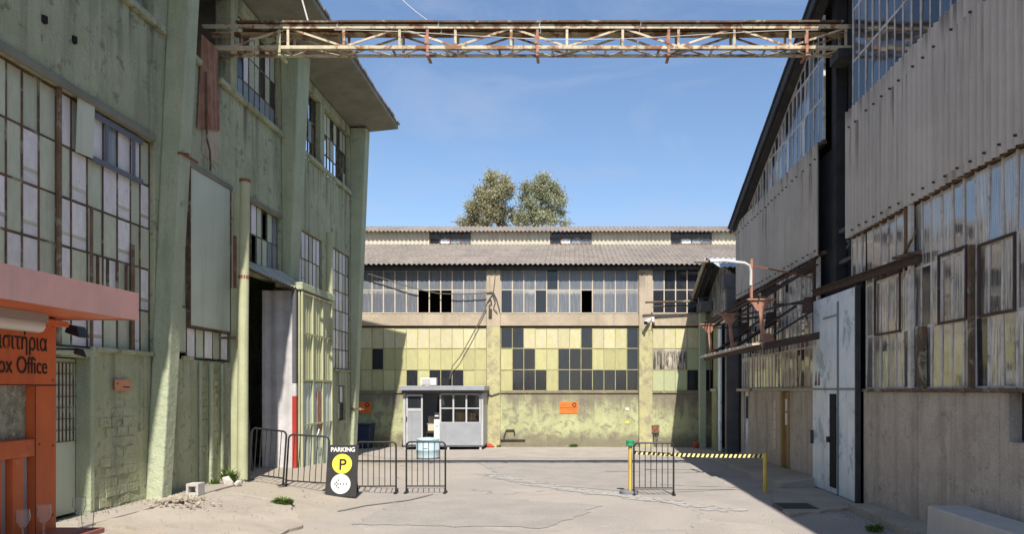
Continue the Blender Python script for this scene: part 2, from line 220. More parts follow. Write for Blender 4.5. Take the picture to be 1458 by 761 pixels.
def ground_mat():
    m = bpy.data.materials.new('yard_concrete'); t, p, o = nodes(m); v = vec(t, 'pos', (1, 1, 1))
    c = mix(t, ramp(t, nse(t, v, 0.35, 8, 0.6, 0.5), 0.36, 0.66), (0.37, 0.335, 0.30), (0.305, 0.28, 0.256))
    c = mix(t, mul(t, ramp(t, nse(t, v, 1.1, 8, 0.66, 0.6), 0.56, 0.72), 0.6), c, (0.43, 0.40, 0.35))
    vl = vec(t, 'pos', (0.25, 1.3, 1)); c = mix(t, mul(t, ramp(t, nse(t, vl, 1.0, 7, 0.65, 0.3), 0.55, 0.72), 0.5), c, (0.235, 0.22, 0.20))
    # tan earth washed over the left side of the yard
    sx = t.nodes.new('ShaderNodeSeparateXYZ'); t.links.new(v, sx.inputs[0])
    nl = t.nodes.new('ShaderNodeMath'); nl.operation = 'MULTIPLY_ADD'; nl.inputs[1].default_value = 5.0
    t.links.new(nse(t, v, 0.7, 6), nl.inputs[0]); t.links.new(sx.outputs[0], nl.inputs[2])
    lf = ramp(t, nl.outputs[0], -0.8, -3.2); c = mix(t, mul(t, lf, 0.55), c, (0.36, 0.31, 0.225))
    c = mix(t, mul(t, ramp(t, nse(t, v, 26, 4, 0.75), 0.42, 0.72), 0.38), c, (0.14, 0.132, 0.12))
    c = mix(t, mul(t, ramp(t, nse(t, v, 2.6, 9, 0.7, 0.8), 0.60, 0.70), 0.5), c, (0.19, 0.175, 0.155))
    c = mix(t, mul(t, ramp(t, nse(t, v, 90, 2, 0.6), 0.60, 0.72), 0.5), c, (0.52, 0.49, 0.44))
    vo = t.nodes.new('ShaderNodeTexVoronoi'); vo.feature = 'DISTANCE_TO_EDGE'; vo.inputs['Scale'].default_value = 0.28
    dn = t.nodes.new('ShaderNodeTexNoise'); dn.inputs['Scale'].default_value = 1.3; dn.inputs['Detail'].default_value = 8; t.links.new(v, dn.inputs['Vector'])
    vm = t.nodes.new('ShaderNodeVectorMath'); vm.operation = 'MULTIPLY_ADD'; vm.inputs[1].default_value = (1.6, 1.6, 0); t.links.new(dn.outputs['Color'], vm.inputs[0]); t.links.new(v, vm.inputs[2])
    t.links.new(vm.outputs[0], vo.inputs['Vector'])
    ck = mul(t, ramp(t, vo.outputs['Distance'], 0.010, 0.002), ramp(t, nse(t, v, 0.4, 3), 0.50, 0.62))
    c = mix(t, mul(t, ck, 0.7), c, (0.10, 0.095, 0.085))
    t.links.new(c, p.inputs['Base Color']); p.inputs['Roughness'].default_value = 0.95; p.inputs['Specular IOR Level'].default_value = 0.2
    b = t.nodes.new('ShaderNodeBump'); b.inputs['Strength'].default_value = 0.35; b.inputs['Distance'].default_value = 0.02
    t.links.new(nse(t, v, 22, 8, 0.7), b.inputs['Height']); t.links.new(b.outputs[0], p.inputs['Normal']); return m
def leaf_mat(name, a, b, c):
    m = bpy.data.materials.new(name); t, p, o = nodes(m)
    g = t.nodes.new('ShaderNodeNewGeometry'); r = t.nodes.new('ShaderNodeValToRGB')
    r.color_ramp.elements[0].color = c4(a); r.color_ramp.elements[1].color = c4(c); e = r.color_ramp.elements.new(0.5); e.color = c4(b)
    t.links.new(g.outputs['Random Per Island'], r.inputs[0]); t.links.new(r.outputs[0], p.inputs['Base Color'])
    p.inputs['Roughness'].default_value = 0.6; p.inputs['Subsurface Weight'].default_value = 0.0
    tl = t.nodes.new('ShaderNodeBsdfTranslucent'); t.links.new(r.outputs[0], tl.inputs[0])
    ms = t.nodes.new('ShaderNodeMixShader'); ms.inputs[0].default_value = 0.3
    t.links.new(p.outputs[0], ms.inputs[1]); t.links.new(tl.outputs[0], ms.inputs[2]); t.links.new(ms.outputs[0], o.inputs[0]); return m
leaf_olive = leaf_mat('olive_leaves', (0.22, 0.22, 0.11), (0.36, 0.34, 0.19), (0.50, 0.46, 0.31))
leaf_green = leaf_mat('greygreen_leaves', (0.19, 0.21, 0.11), (0.33, 0.345, 0.20), (0.47, 0.46, 0.32))
weed_m = leaf_mat('weed_leaves', (0.06, 0.12, 0.02), (0.11, 0.19, 0.035), (0.20, 0.24, 0.07))

def runs(m, ztop, length, col, amt, scale, lo=0.5, hi=0.66):
    """stains washed down from a ledge or bolt row at height ztop"""
    t = m.node_tree; p = [n for n in t.nodes if n.type == 'BSDF_PRINCIPLED'][0]; src = p.inputs['Base Color'].links[0].from_socket
    v = vec(t, 'pos', (1, 1, 0.04)); f = ramp(t, nse(t, v, scale, 4, 0.6), lo, hi)
    g_ = t.nodes.new('ShaderNodeNewGeometry'); sx = t.nodes.new('ShaderNodeSeparateXYZ'); t.links.new(g_.outputs['Position'], sx.inputs[0])
    wv = t.nodes.new('ShaderNodeMath'); wv.operation = 'MULTIPLY_ADD'; wv.inputs[1].default_value = length * 0.9
    t.links.new(nse(t, v, scale * 0.7, 3), wv.inputs[0]); t.links.new(sx.outputs[2], wv.inputs[2])
    fall = ramp(t, wv.outputs[0], ztop - length * 0.55, ztop + length * 0.45); cut = ramp(t, sx.outputs[2], ztop + 0.02, ztop)
    t.links.new(mix(t, mul(t, mul(t, mul(t, f, fall), cut), amt), src, col), p.inputs['Base Color'])
runs(green_wall, 8.44, 1.3, (0.12, 0.12, 0.085), 0.8, 3.2); runs(green_wall, 10.7, 0.9, (0.12, 0.12, 0.09), 0.7, 3.0); runs(green_wall, 2.8, 1.2, (0.13, 0.125, 0.085), 0.75, 3.5); runs(green_wall, 6.5, 0.7, (0.46, 0.45, 0.36), 0.6, 4.0)
runs(cladding_m, 7.34, 1.3, (0.17, 0.13, 0.10), 0.75, 6.5, 0.54, 0.66); runs(cladding_m, 7.75, 0.5, (0.15, 0.125, 0.105), 0.8, 5.0, 0.46, 0.62); runs(cladding_m, 5.32, 0.4, (0.20, 0.12, 0.08), 0.6, 7.0, 0.5, 0.65)
runs(tan_conc, 6.9, 1.4, (0.20, 0.175, 0.145), 0.7, 4.0); runs(brown_conc, 2.2, 1.0, (0.22, 0.18, 0.145), 0.7, 3.0)

# ------------------------------------------------------------------ mesh helpers
class MB:
    def __init__(s): s.v = []; s.f = []
    def add(s, vs, fs):
        n = len(s.v); s.v += [tuple(x) for x in vs]; s.f += [tuple(i + n for i in f) for f in fs]; return s
    def hexa(s, p):                          # 8 points: bottom ring 0-3, top ring 4-7
        return s.add(p, [(3, 2, 1, 0), (4, 5, 6, 7), (0, 1, 5, 4), (1, 2, 6, 5), (2, 3, 7, 6), (3, 0, 4, 7)])
    def box(s, x0, x1, y0, y1, z0, z1):
        x0, x1 = min(x0, x1), max(x0, x1); y0, y1 = min(y0, y1), max(y0, y1); z0, z1 = min(z0, z1), max(z0, z1)
        return s.hexa([(x0, y0, z0), (x1, y0, z0), (x1, y1, z0), (x0, y1, z0), (x0, y0, z1), (x1, y0, z1), (x1, y1, z1), (x0, y1, z1)])
    def beam(s, p, q, w, h, up=(0, 0, 1)):
        p = Vector(p); q = Vector(q); d = (q - p).normalized(); u = Vector(up)
        if abs(d.dot(u)) > 0.98: u = Vector((0, 1, 0))
        a = d.cross(u).normalized() * w / 2; b = a.cross(d).normalized() * h / 2
        return s.hexa([p - a - b, p + a - b, q + a - b, q - a - b, p - a + b, p + a + b, q + a + b, q - a + b])
    def tube(s, pts, r, n=6):
        pts = [Vector(p) for p in pts]; k = len(pts); rs = r if isinstance(r, (list, tuple)) else [r] * k; base = len(s.v)
        ref = None
        for i, p in enumerate(pts):
            d = (pts[min(i + 1, k - 1)] - pts[max(i - 1, 0)]).normalized()
            if ref is None: ref = Vector((0, 0, 1)) if abs(d.z) < 0.9 else Vector((1, 0, 0))
            a = (ref - d * ref.dot(d)).normalized(); ref = a; b = d.cross(a)
            for j in range(n):
                t = 2 * math.pi * j / n; s.v.append(tuple(p + (a * math.cos(t) + b * math.sin(t)) * rs[i]))
        for i in range(k - 1):
            for j in range(n):
                s.f.append((base + i * n + j, base + i * n + (j + 1) % n, base + (i + 1) * n + (j + 1) % n, base + (i + 1) * n + j))
        s.f.append(tuple(base + j for j in reversed(range(n)))); s.f.append(tuple(base + (k - 1) * n + j for j in range(n))); return s
    def prism(s, poly, ext):                 # polygon (3-D points, planar) pushed along ext
        e = Vector(ext); n = len(poly); p = [Vector(q) for q in poly]
        return s.add(p + [q + e for q in p], [tuple(reversed(range(n))), tuple(range(n, 2 * n))] + [(i, (i + 1) % n, n + (i + 1) % n, n + i) for i in range(n)])
    def corr(s, o, u, v, nrm, width, length, pitch, amp, t=0.007, per=6, ph=0.0, vseg=1, cut=None):
        o = Vector(o); u = Vector(u); v = Vector(v); nn = Vector(nrm); k = max(2, int(round(width / pitch * per))); base = len(s.v)
        for side in (0, 1):
            for j in range(vseg + 1):
                for i in range(k + 1):
                    a = width * i / k; h = amp * math.cos(2 * math.pi * a / pitch + ph)
                    L = (cut(a) if cut else length) * j / vseg
                    s.v.append(tuple(o + u * a + v * L + nn * (h - side * t)))
        row = k + 1; sz = row * (vseg + 1)
        for j in range(vseg):
            for i in range(k):
                a = base + j * row + i; s.f.append((a, a + 1, a + row + 1, a + row)); b = a + sz; s.f.append((b, b + row, b + row + 1, b + 1))
        for i in range(k):
            a = base + i; s.f.append((a, a + sz, a + sz + 1, a + 1)); b = base + vseg * row + i; s.f.append((b, b + 1, b + sz + 1, b + sz))
        for j in range(vseg):
            for i in (0, k):
                a = base + j * row + i; s.f.append((a, a + row, a + row + sz, a + sz))
        return s
    def lathe(s, c, prof, n=16, squash=1.0):
        base = len(s.v); c = Vector(c)
        for r, z in prof:
            for j in range(n):
                t = 2 * math.pi * j / n; s.v.append((c.x + r * math.cos(t), c.y + r * math.sin(t) * squash, c.z + z))
        for i in range(len(prof) - 1):
            for j in range(n): s.f.append((base + i * n + j, base + i * n + (j + 1) % n, base + (i + 1) * n + (j + 1) % n, base + (i + 1) * n + j))
        s.f.append(tuple(base + j for j in reversed(range(n)))); s.f.append(tuple(base + (len(prof) - 1) * n + j for j in range(n))); return s
    def mesh(s, name, mat, off=(0, 0, 0), smooth=False):
        me = bpy.data.meshes.new(name); ox, oy, oz = off
        me.from_pydata([(x - ox, y - oy, z - oz) for x, y, z in s.v], [], s.f); me.materials.append(mat)
        bm = bmesh.new(); bm.from_mesh(me); bmesh.ops.recalc_face_normals(bm, faces=bm.faces)
        if smooth:
            for f in bm.faces: f.smooth = True
        bm.to_mesh(me); bm.free(); me.update()
        if smooth: me.set_sharp_from_angle(angle=math.radians(40))
        return me
def worldloc(o):
    l = Vector((0, 0, 0))
    while o: l += o.location; o = o.parent
    return l
def tag(o, label=None, cat=None, group=None, kind=None):
    for k, x in (('label', label), ('category', cat), ('group', group), ('kind', kind)):
        if x: o[k] = x
    return o
def thing(name, label, cat, loc=(0, 0, 0), group=None, rz=0):
    o = bpy.data.objects.new(name, None); COL.objects.link(o); o.location = loc; o.rotation_euler = (0, 0, rz)
    o.empty_display_size = 0.2; return tag(o, label, cat, group)
def islands(mb):
    p = list(range(len(mb.v)))
    def find(a):
        while p[a] != a: p[a] = p[p[a]]; a = p[a]
        return a
    for f in mb.f:
        r0 = find(f[0])
        for i in f[1:]: p[find(i)] = r0
    grp = {}
    for f in mb.f: grp.setdefault(find(f[0]), []).append(f)
    out_ = []
    for fs in grp.values():
        idx = sorted({i for f in fs for i in f}); mp_ = {a: k for k, a in enumerate(idx)}; m = MB(); m.v = [mb.v[i] for i in idx]; m.f = [tuple(mp_[i] for i in f) for f in fs]; out_.append(m)
    return out_
def part(name, mb, mat, parent, bevel=0, smooth=False, label=None, kind=None, split=False):
    if split:                                # every separate piece becomes a part of its own
        return [part(name, m, mat, parent, bevel, smooth, label, kind) for m in islands(mb)][0]
    off = worldloc(parent) if parent else (0, 0, 0)
    o = bpy.data.objects.new(name, mb.mesh(name, mat, off, smooth)); COL.objects.link(o); o.parent = parent
    if bevel:
        b = o.modifiers.new('bevel', 'BEVEL'); b.width = bevel; b.segments = 2; b.limit_method = 'ANGLE'; b.angle_limit = math.radians(50)
    return tag(o, label=label, kind=kind)
def solo(name, mb, mat, label, cat, base, group=None, kind=None, smooth=False, bevel=0):
    o = bpy.data.objects.new(name, mb.mesh(name, mat, base, smooth)); COL.objects.link(o); o.location = base
    if bevel:
        b = o.modifiers.new('bevel', 'BEVEL'); b.width = bevel; b.segments = 2; b.limit_method = 'ANGLE'; b.angle_limit = math.radians(50)
    return tag(o, label, cat, group, kind)
def structure(name, mb, mat, smooth=False):
    o = bpy.data.objects.new(name, mb.mesh(name, mat, (0, 0, 0), smooth)); COL.objects.link(o); o['kind'] = 'structure'; return o
def kids(o): return [c for c in bpy.data.objects if c.parent == o]
def copy_tree(o, parent=None):
    c = o.copy(); COL.objects.link(c); c.parent = parent
    for k in kids(o): copy_tree(k, c)
    return c
UNIT = {}
def unit(mat):
    if mat.name not in UNIT: UNIT[mat.name] = MB().box(-0.5, 0.5, -0.5, 0.5, -0.5, 0.5).mesh('pane', mat)
    return UNIT[mat.name]
def piece(name, mat, parent, c, dims, rot=(0, 0, 0)):
    """one small flat piece (pane, panel) sharing its mesh with its look-alikes"""
    o = bpy.data.objects.new(name, unit(mat)); COL.objects.link(o); o.parent = parent
    o.location = Vector(c) - worldloc(parent); o.scale = dims; o.rotation_euler = rot; return o
def text(body, size, mat, parent, loc, rot, align='LEFT', offset=0.0, name='lettering', sx=1.0, ext=0.002, spacing=1.0):
    cu = bpy.data.curves.new(name, 'FONT'); cu.body = body; cu.size = size; cu.align_x = align; cu.extrude = ext; cu.offset = offset; cu.space_character = spacing
    tmp = bpy.data.objects.new('tmp', cu); COL.objects.link(tmp); bpy.context.view_layer.update()
    me = bpy.data.meshes.new_from_object(tmp.evaluated_get(bpy.context.evaluated_depsgraph_get()))
    bpy.data.objects.remove(tmp); me.name = name; me.materials.clear(); me.materials.append(mat)
    o = bpy.data.objects.new(name, me); COL.objects.link(o); o.parent = parent
    o.location = Vector(loc) - worldloc(parent); o.rotation_euler = rot; o.scale = (sx, 1, 1); return o
def smooth01(a): a = max(0, min(1, a)); return a * a * (3 - 2 * a)

# ------------------------------------------------------------------ ground and other setting
def gh(x, y): return 0.33 * smooth01((-x - 4.0) / 2.6) * (1 - smooth01((y - 19) / 5)) * smooth01((y + 5) / 8) - 0.09 * smooth01((y - 25) / 6)
def lin(a, b, st): n = int(round((b - a) / st)); return [a + (b - a) * i / n for i in range(n + 1)]
def ghn(x, y):
    z = gh(x, y)
    if abs(x) < 9 and -5 < y < 32: z += 0.008 * mnoise.noise(Vector((x * 0.8, y * 0.8, 0))) + 0.003 * mnoise.noise(Vector((x * 2, y * 2, 5)))
    return z
xs = [-600, -150, -40, -20] + lin(-10, 10, 0.25) + [20, 40, 150, 600]
ys = [-400, -100, -25] + lin(-6, 33, 0.25) + [45, 90, 250, 1200]
g = MB(); nx = len(xs)
for y in ys:
    for x in xs:
        g.v.append((x, y, ghn(x, y)))
for j in range(len(ys) - 1):
    for i in range(nx - 1): a = j * nx + i; g.f.append((a, a + 1, a + nx + 1, a + nx))
structure('ground', g, ground_mat(), smooth=True)
def rag(poly, step=0.18, amp=0.03, seed=0):
    """a polygon outline broken into short uneven steps"""
    outp = []; n = len(poly)
    for i in range(n):
        a = Vector(poly[i]); b = Vector(poly[(i + 1) % n]); k = max(1, int((b - a).length / step)); d = (b - a).normalized(); nrm = Vector((-d.y, d.x))
        for j in range(k):
            p = a + (b - a) * j / k; outp.append(p + nrm * amp * 2 * mnoise.noise(Vector((p.x * 4, p.y * 4, seed))))
    return outp
def slab(name, poly, h, mat, amp=0.03, base=None, seed=0):
    pts = rag(poly, amp=amp, seed=seed); m = MB(); n = len(pts)
    zt = [(gh(p.x, p.y) if base is None else base) + h for p in pts]
    m.add([(p.x, p.y, z - h - 0.1) for p, z in zip(pts, zt)] + [(p.x, p.y, z) for p, z in zip(pts, zt)],
          [tuple(range(n, 2 * n))] + [(i, (i + 1) % n, n + (i + 1) % n, n + i) for i in range(n)])
    return structure(name, m, mat)
slab('pavement', [(-7.15, 4.0), (-6.62, 4.0), (-6.55, 15.2), (-7.15, 15.2)], 0.035, slab_m, 0.015)
slab('pavement', [(-6.50, 10.55), (-4.55, 10.35), (-4.25, 12.2), (-5.1, 13.9), (-6.46, 13.9)], 0.05, slab_m, 0.05, seed=3)
slab('pavement', [(3.75, 13.35), (5.0, 14.1), (5.5, 14.1), (5.5, 17.0), (4.35, 16.95), (3.9, 15.0)], 0.045, slab_m, 0.04, seed=5)
slab('kerb', [(4.78, 3.0), (5.5, 3.0), (5.5, 14.08), (5.02, 14.08), (4.9, 11.0)], 0.13, slab_m, 0.02, seed=6)
rm = MB()                                    # low concrete ramp along the far right facade
rm.hexa([(4.50, 16.98, -0.1), (5.48, 17.25, -0.1), (5.48, 25.4, -0.1), (4.36, 25.4, -0.1), (4.58, 17.0, 0.17), (5.48, 17.27, 0.24), (5.48, 25.4, 0.10), (4.42, 25.4, 0.03)])
part('ramp', rm, slab_m, None, bevel=0.03)['kind'] = 'structure'
cr = MB()                                    # pale patched crack running across the yard
cl = [(-2.25, 20.3), (-1.3, 18.6), (-0.35, 17.3), (0.3, 16.7), (1.05, 16.1), (1.9, 15.1), (3.0, 14.0)]
for i in range(420):                          # a band of thin mortar flakes
    t = R.random() * (len(cl) - 1); k = min(int(t), len(cl) - 2); p = Vector(cl[k]).lerp(Vector(cl[k + 1]), t - k)
    p += Vector((0.14, 0.30)) * mnoise.noise(Vector((t * 3.1, 4, 0))) + Vector((R.gauss(0, .10), R.gauss(0, .13))); rr_ = R.uniform(.02, .11); n_ = 7
    poly = [(p.x + rr_ * R.uniform(.6, 1.3) * math.cos(6.283 * j / n_) * 1.3, p.y + rr_ * R.uniform(.6, 1.3) * math.sin(6.283 * j / n_)) for j in range(n_)]
    zz = R.uniform(.006, .011); cr.add([(x, y, ghn(x, y) + zz) for x, y in poly], [tuple(range(n_))])
structure('patched_crack', cr, S('pale_mortar', (0.42, 0.405, 0.38), (0.32, 0.31, 0.29), 5, bump=0.5, bscale=14, rough=0.95))
def patch(poly, h, mat, name, amp, seed):
    p2 = rag(poly, 0.15, amp, seed); m = MB(); n_ = len(p2); c_ = Vector((sum(p.x for p in p2) / n_, sum(p.y for p in p2) / n_)); rings = 6; vs = []
    for k in range(rings, 0, -1): vs += [(c_.x + (p.x - c_.x) * k / rings, c_.y + (p.y - c_.y) * k / rings) for p in p2]
    vs.append((c_.x, c_.y)); f = []
    for k in range(rings - 1): f += [(k * n_ + i, k * n_ + (i + 1) % n_, (k + 1) * n_ + (i + 1) % n_, (k + 1) * n_ + i) for i in range(n_)]
    f += [((rings - 1) * n_ + i, (rings - 1) * n_ + (i + 1) % n_, rings * n_) for i in range(n_)]
    m.add([(x, y, ghn(x, y) + h) for x, y in vs], f); return structure(name, m, mat)
tar_m = S('worn_asphalt', (0.315, 0.292, 0.268), (0.355, 0.328, 0.30), 1.4, stain=((0.38, 0.355, 0.32), 0.5, 2.2, 0.55, 0.70), stain2=((0.17, 0.16, 0.145), 0.5, 5, 0.60, 0.72), fine=0.35, bump=0.5, bscale=30, rough=0.95)
conc2_m = S('newer_concrete', (0.40, 0.365, 0.325), (0.345, 0.312, 0.275), 1.2, stain=((0.26, 0.24, 0.21), 0.5, 2.6, 0.56, 0.72), fine=0.3, bump=0.4, bscale=24, rough=0.95)
patch([(-2.9, 23.4), (3.4, 23.6), (3.6, 17.0), (1.6, 16.4), (-0.2, 17.6), (-1.6, 19.3)], 0.007, tar_m, 'asphalt_patch', 0.07, 2)
patch([(-3.6, 12.6), (-0.4, 12.3), (0.6, 14.6), (-1.2, 15.6), (-3.4, 15.0)], 0.007, tar_m, 'asphalt_patch', 0.12, 7)
patch([(1.4, 10.2), (3.2, 10.4), (3.3, 12.6), (2.0, 12.9)], 0.007, conc2_m, 'concrete_patch', 0.08, 9)
patch([(-6.0, 24.8), (4.0, 24.9), (4.2, 30.85), (-7.8, 30.85), (-7.6, 27)], 0.007, conc2_m, 'concrete_apron', 0.04, 4)
for poly, sd_ in (([(-4.2, 13.9), (-3.9, 14.6), (-3.2, 15.3), (-2.9, 16.2), (-2.95, 16.22), (-3.26, 15.36), (-3.97, 14.64), (-4.25, 13.95)], 1), ([(2.0, 17.8), (4.2, 17.2), (4.2, 17.24), (2.0, 17.85)], 2), ([(0.9, 20.7), (4.0, 20.4), (4.0, 20.45), (0.9, 20.76)], 4)):
    m_ = MB(); p2 = rag(poly, 0.1, 0.02, sd_); h_ = len(p2)
    m_.add([(p.x, p.y, ghn(p.x, p.y) + 0.013) for p in p2], [tuple(range(h_))]); structure('ground_crack', m_, S('crack_dirt', (0.20, 0.185, 0.165), bump=0.3, rough=1))
gr = MB()                                    # grit and crumbs gathered along the wall feet and edges
for k in range(900):
    e = R.random()
    if e < .3: x, y = -7.15 + abs(R.gauss(0, .16)), R.uniform(9.5, 16)
    elif e < .5: x, y = 5.0 - abs(R.gauss(0, .25)), R.uniform(8.5, 14)
    elif e < .75: x, y = R.uniform(-7, 5), 30.9 - abs(R.gauss(0, .15))
    elif e < .9: x, y = R.gauss(-5.6, .8), R.gauss(12.2, 1.3)
    else: x, y = R.uniform(-5, 4), R.uniform(10.5, 24)
    q = R.uniform(.006, .02); zz = max(ghn(x, y), 0.13 if x > 4.9 and y < 14 else -1, gh(x, y) + (0.04 if x < -6.55 else 0.078 if -6.5 < x < -4.8 and 10.6 < y < 13.8 else 0)); a = R.random() * 3
    gr.add([(x + q * math.cos(a), y + q * math.sin(a), zz), (x + q * math.cos(a + 2.1), y + q * math.sin(a + 2.1), zz), (x + q * math.cos(a + 4.2), y + q * math.sin(a + 4.2), zz), (x, y, zz + q * 1.2)], [(0, 1, 3), (1, 2, 3), (2, 0, 3), (2, 1, 0)])
solo('grit', gr, S('grit_stone', (0.30, 0.27, 0.22), (0.20, 0.18, 0.15), 9, bump=0, rough=1), 'loose grit and crumbs along the wall feet', 'grit', (0, 0, 0), kind='stuff')
dc = thing('drain_cover', 'dark rectangular drain cover set in the concrete by the blue door', 'drain cover', (4.0, 14.35, 0.045))
part('cover_plate', MB().box(3.83, 4.42, 14.0, 14.62, 0.0, 0.062), dark_steel, dc, bevel=0.006)
part('cover_frame', MB().box(3.79, 3.828, 13.96, 14.66, 0.0, 0.056).box(4.422, 4.46, 13.96, 14.66, 0.0, 0.056).box(3.828, 4.422, 13.96, 13.998, 0.0, 0.056).box(3.828, 4.422, 14.622, 14.66, 0.0, 0.056), grey_steel, dc)

# ------------------------------------------------------------------ left: green factory
LX = -7.2
def LD(px): return 1100 * 7.2 / (815 - px)   # where a sight line meets the facade
def LZ(px, py): return CH + (556 - py) * LD(px) / 1100
left = thing('green_factory', 'tall green rendered factory with a deep concrete eave and patched steel windows', 'factory', (-10, 13, 0))
T = 0.34
def lb(m, y0, y1, z0, z1, xo=0.0): m.box(LX - T, LX + xo, y0, y1, z0, z1)
wl = MB()
# storey bands, piers and dado pieces, butted end to end
lb(wl, 1, 10.72, -0.3, 2.82); lb(wl, 10.72, 11.52, 2.68, 2.82); lb(wl, 11.52, 13.32, -0.3, 2.82)
lb(wl, 1, 13.32, 6.48, 8.5); lb(wl, 13.32, 14.1, -0.3, 10.45)
lb(wl, 14.1, 16.3, -0.3, 2.78); lb(wl, 14.1, 16.3, 6.44, 8.5)
lb(wl, 16.3, 17.15, -0.3, 8.5); lb(wl, 17.15, 19.1, 6.46, 8.5); lb(wl, 17.15, 19.1, 4.86, 5.08)
lb(wl, 19.1, 20.35, 4.86, 10.45); lb(wl, 19.5, 20.35, -0.3, 4.86); lb(wl, 20.35, 22.25, -0.3, 5.0); lb(wl, 20.35, 22.25, 6.5, 8.5)
lb(wl, 22.25, 23.28, -0.3, 8.5); lb(wl, 23.28, 25.02, 6.52, 8.5); lb(wl, 23.28, 23.8, -0.3, 2.84); lb(wl, 24.55, 25.02, -0.3, 2.84)
lb(wl, 23.8, 24.55, -0.3, 1.25); lb(wl, 23.8, 24.55, 2.35, 2.84)
lb(wl, 25.02, 25.5, -0.3, 10.45); lb(wl, 1, 25.5, 10.45, 10.72); lb(wl, 22.1, 22.45, 8.5, 10.45); lb(wl, 16.30, 16.62, 8.5, 10.45)
wl.box(-14.5, LX - T, 25.15, 25.5, -0.3, 8.4); wl.box(-14.5, LX - T, 25.15, 25.5, 10.45, 10.72); wl.box(-11.4, -11.0, 25.15, 25.5, 8.4, 10.45)
wl.box(-14.9, -14.5, 1, 25.5, -0.3, 12.7); wl.box(-14.5, LX - T, 1, 1.3, -0.3, 10.72)
part('wall', wl, green_wall, left, bevel=0.018)
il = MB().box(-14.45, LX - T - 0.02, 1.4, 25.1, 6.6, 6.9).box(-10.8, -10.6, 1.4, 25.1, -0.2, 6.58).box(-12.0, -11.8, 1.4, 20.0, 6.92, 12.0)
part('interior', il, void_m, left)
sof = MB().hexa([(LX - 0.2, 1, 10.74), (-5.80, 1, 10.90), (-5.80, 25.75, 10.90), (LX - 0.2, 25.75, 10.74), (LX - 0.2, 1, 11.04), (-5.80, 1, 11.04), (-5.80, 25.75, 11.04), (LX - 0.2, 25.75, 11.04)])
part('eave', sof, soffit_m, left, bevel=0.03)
rf = MB()
nseg = 60
for i in range(nseg):                        # ragged tile edge lying on the eave
    y0 = 1 + 24.8 * i / nseg; y1 = 1 + 24.8 * (i + 0.96) / nseg; j = 0.05 * R.random()
    rf.hexa([(-5.74 - j, y0, 11.045), (-5.74 - j, y1, 11.045), (-15.0, y1, 13.10), (-15.0, y0, 13.10), (-5.74 - j, y0, 11.10 + j * .4), (-5.74 - j, y1, 11.10), (-15.0, y1, 13.18), (-15.0, y0, 13.18)])
part('roof', rf, roof_m, left)
sill = MB()
for y0, y1, z in ((1, 13.55, 8.44), (14.1, 14.85, 8.44), (15.65, 19.15, 8.44), (20.45, 25.0, 8.5)):
    sill.box(LX, LX + 0.10, y0, y1, z, z + 0.11)
for y0, y1, z in ((11.52, 13.32, 2.78), (14.2, 14.6, 2.76), (23.3, 25.0, 2.77)):
    sill.box(LX + 0.002, LX + 0.06, y0, y1, z, z + 0.07)
part('sill', sill, green_wall, left, bevel=0.012, split=True)
# ledge along the foot of the wall between the storeys
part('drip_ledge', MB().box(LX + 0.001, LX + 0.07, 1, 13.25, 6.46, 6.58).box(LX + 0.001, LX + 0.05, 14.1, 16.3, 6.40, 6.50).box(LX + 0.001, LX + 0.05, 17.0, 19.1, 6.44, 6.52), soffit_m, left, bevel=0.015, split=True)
def pilaster(b, t, z0, z1):                  # b, t = (near y, far y, outward) at foot and head
    m = MB().hexa([(LX, b[0], z0), (LX + b[2], b[0], z0), (LX + b[2], b[1], z0), (LX, b[1], z0), (LX, t[0], z1), (LX + t[2], t[0], z1), (LX + t[2], t[1], z1), (LX, t[1], z1)])
    return part('pilaster', m, green_pil, left, bevel=0.03)
pilaster((12.98, 13.32, 0.27), (13.86, 14.22, 0.42), -0.2, 10.72)
pilaster((19.15, 19.75, 0.22), (19.05, 19.9, 0.46), 4.9, 10.72)
pilaster((25.03, 25.49, 0.08), (25.03, 25.49, 0.52), -0.2, 10.72)
pilaster((5.2, 5.7, 0.3), (5.2, 5.7, 0.42), -0.2, 10.72)
def lwindow(yl, zl, pick, bar_mat, bar=0.028, skip=None, depth=0.10, zof=None, trans=None):
    """steel window in the left facade: bars as one frame, every pane its own piece. pick(i, j) -> material, None = missing"""
    fr = MB(); X = LX - depth
    for i, y in enumerate(yl): fr.box(X - 0.015, X + 0.018, y - bar / 2, y + bar / 2, zl[0], zl[-1])
    for z in zl:
        for i in range(len(yl) - 1): fr.box(X - 0.012, X + 0.015, yl[i] + bar / 2, yl[i + 1] - bar / 2, z - bar / 2, z + bar / 2)
    f = part('window', fr, bar_mat, left)
    for i in range(len(yl) - 1):
        for j in range(len(zl) - 1):
            m = pick(i, j)
            if m is None: continue
            w_, h_ = yl[i + 1] - yl[i] - bar, zl[j + 1] - zl[j] - bar; cy, cz = (yl[i] + yl[i + 1]) / 2, (zl[j] + zl[j + 1]) / 2
            if m == 'split':                 # two thirds whitewashed, green strip, whitewashed foot
                piece('pane', white_pane, f, (X, cy, cz + h_ * 0.14), (0.012, w_, h_ * 0.70)); piece('pane', green_pane, f, (X, cy, cz - h_ * 0.245), (0.014, w_, h_ * 0.07)); piece('pane', white_pane, f, (X, cy, cz - h_ * 0.39), (0.012, w_, h_ * 0.21))
            elif m == 'half':
                piece('pane', white_pane, f, (X, cy, cz + h_ * 0.01), (0.012, w_, h_ * 0.97)); 
            else:
                piece('pane', m, f, (X + R.uniform(-0.006, 0.006), cy, cz), (0.012, w_, h_), (R.uniform(-0.006, 0.006), 0, R.uniform(-0.02, 0.02)))
    return f
G, Wp, Sp, Bp = green_pane, white_pane, 'split', blue_pane
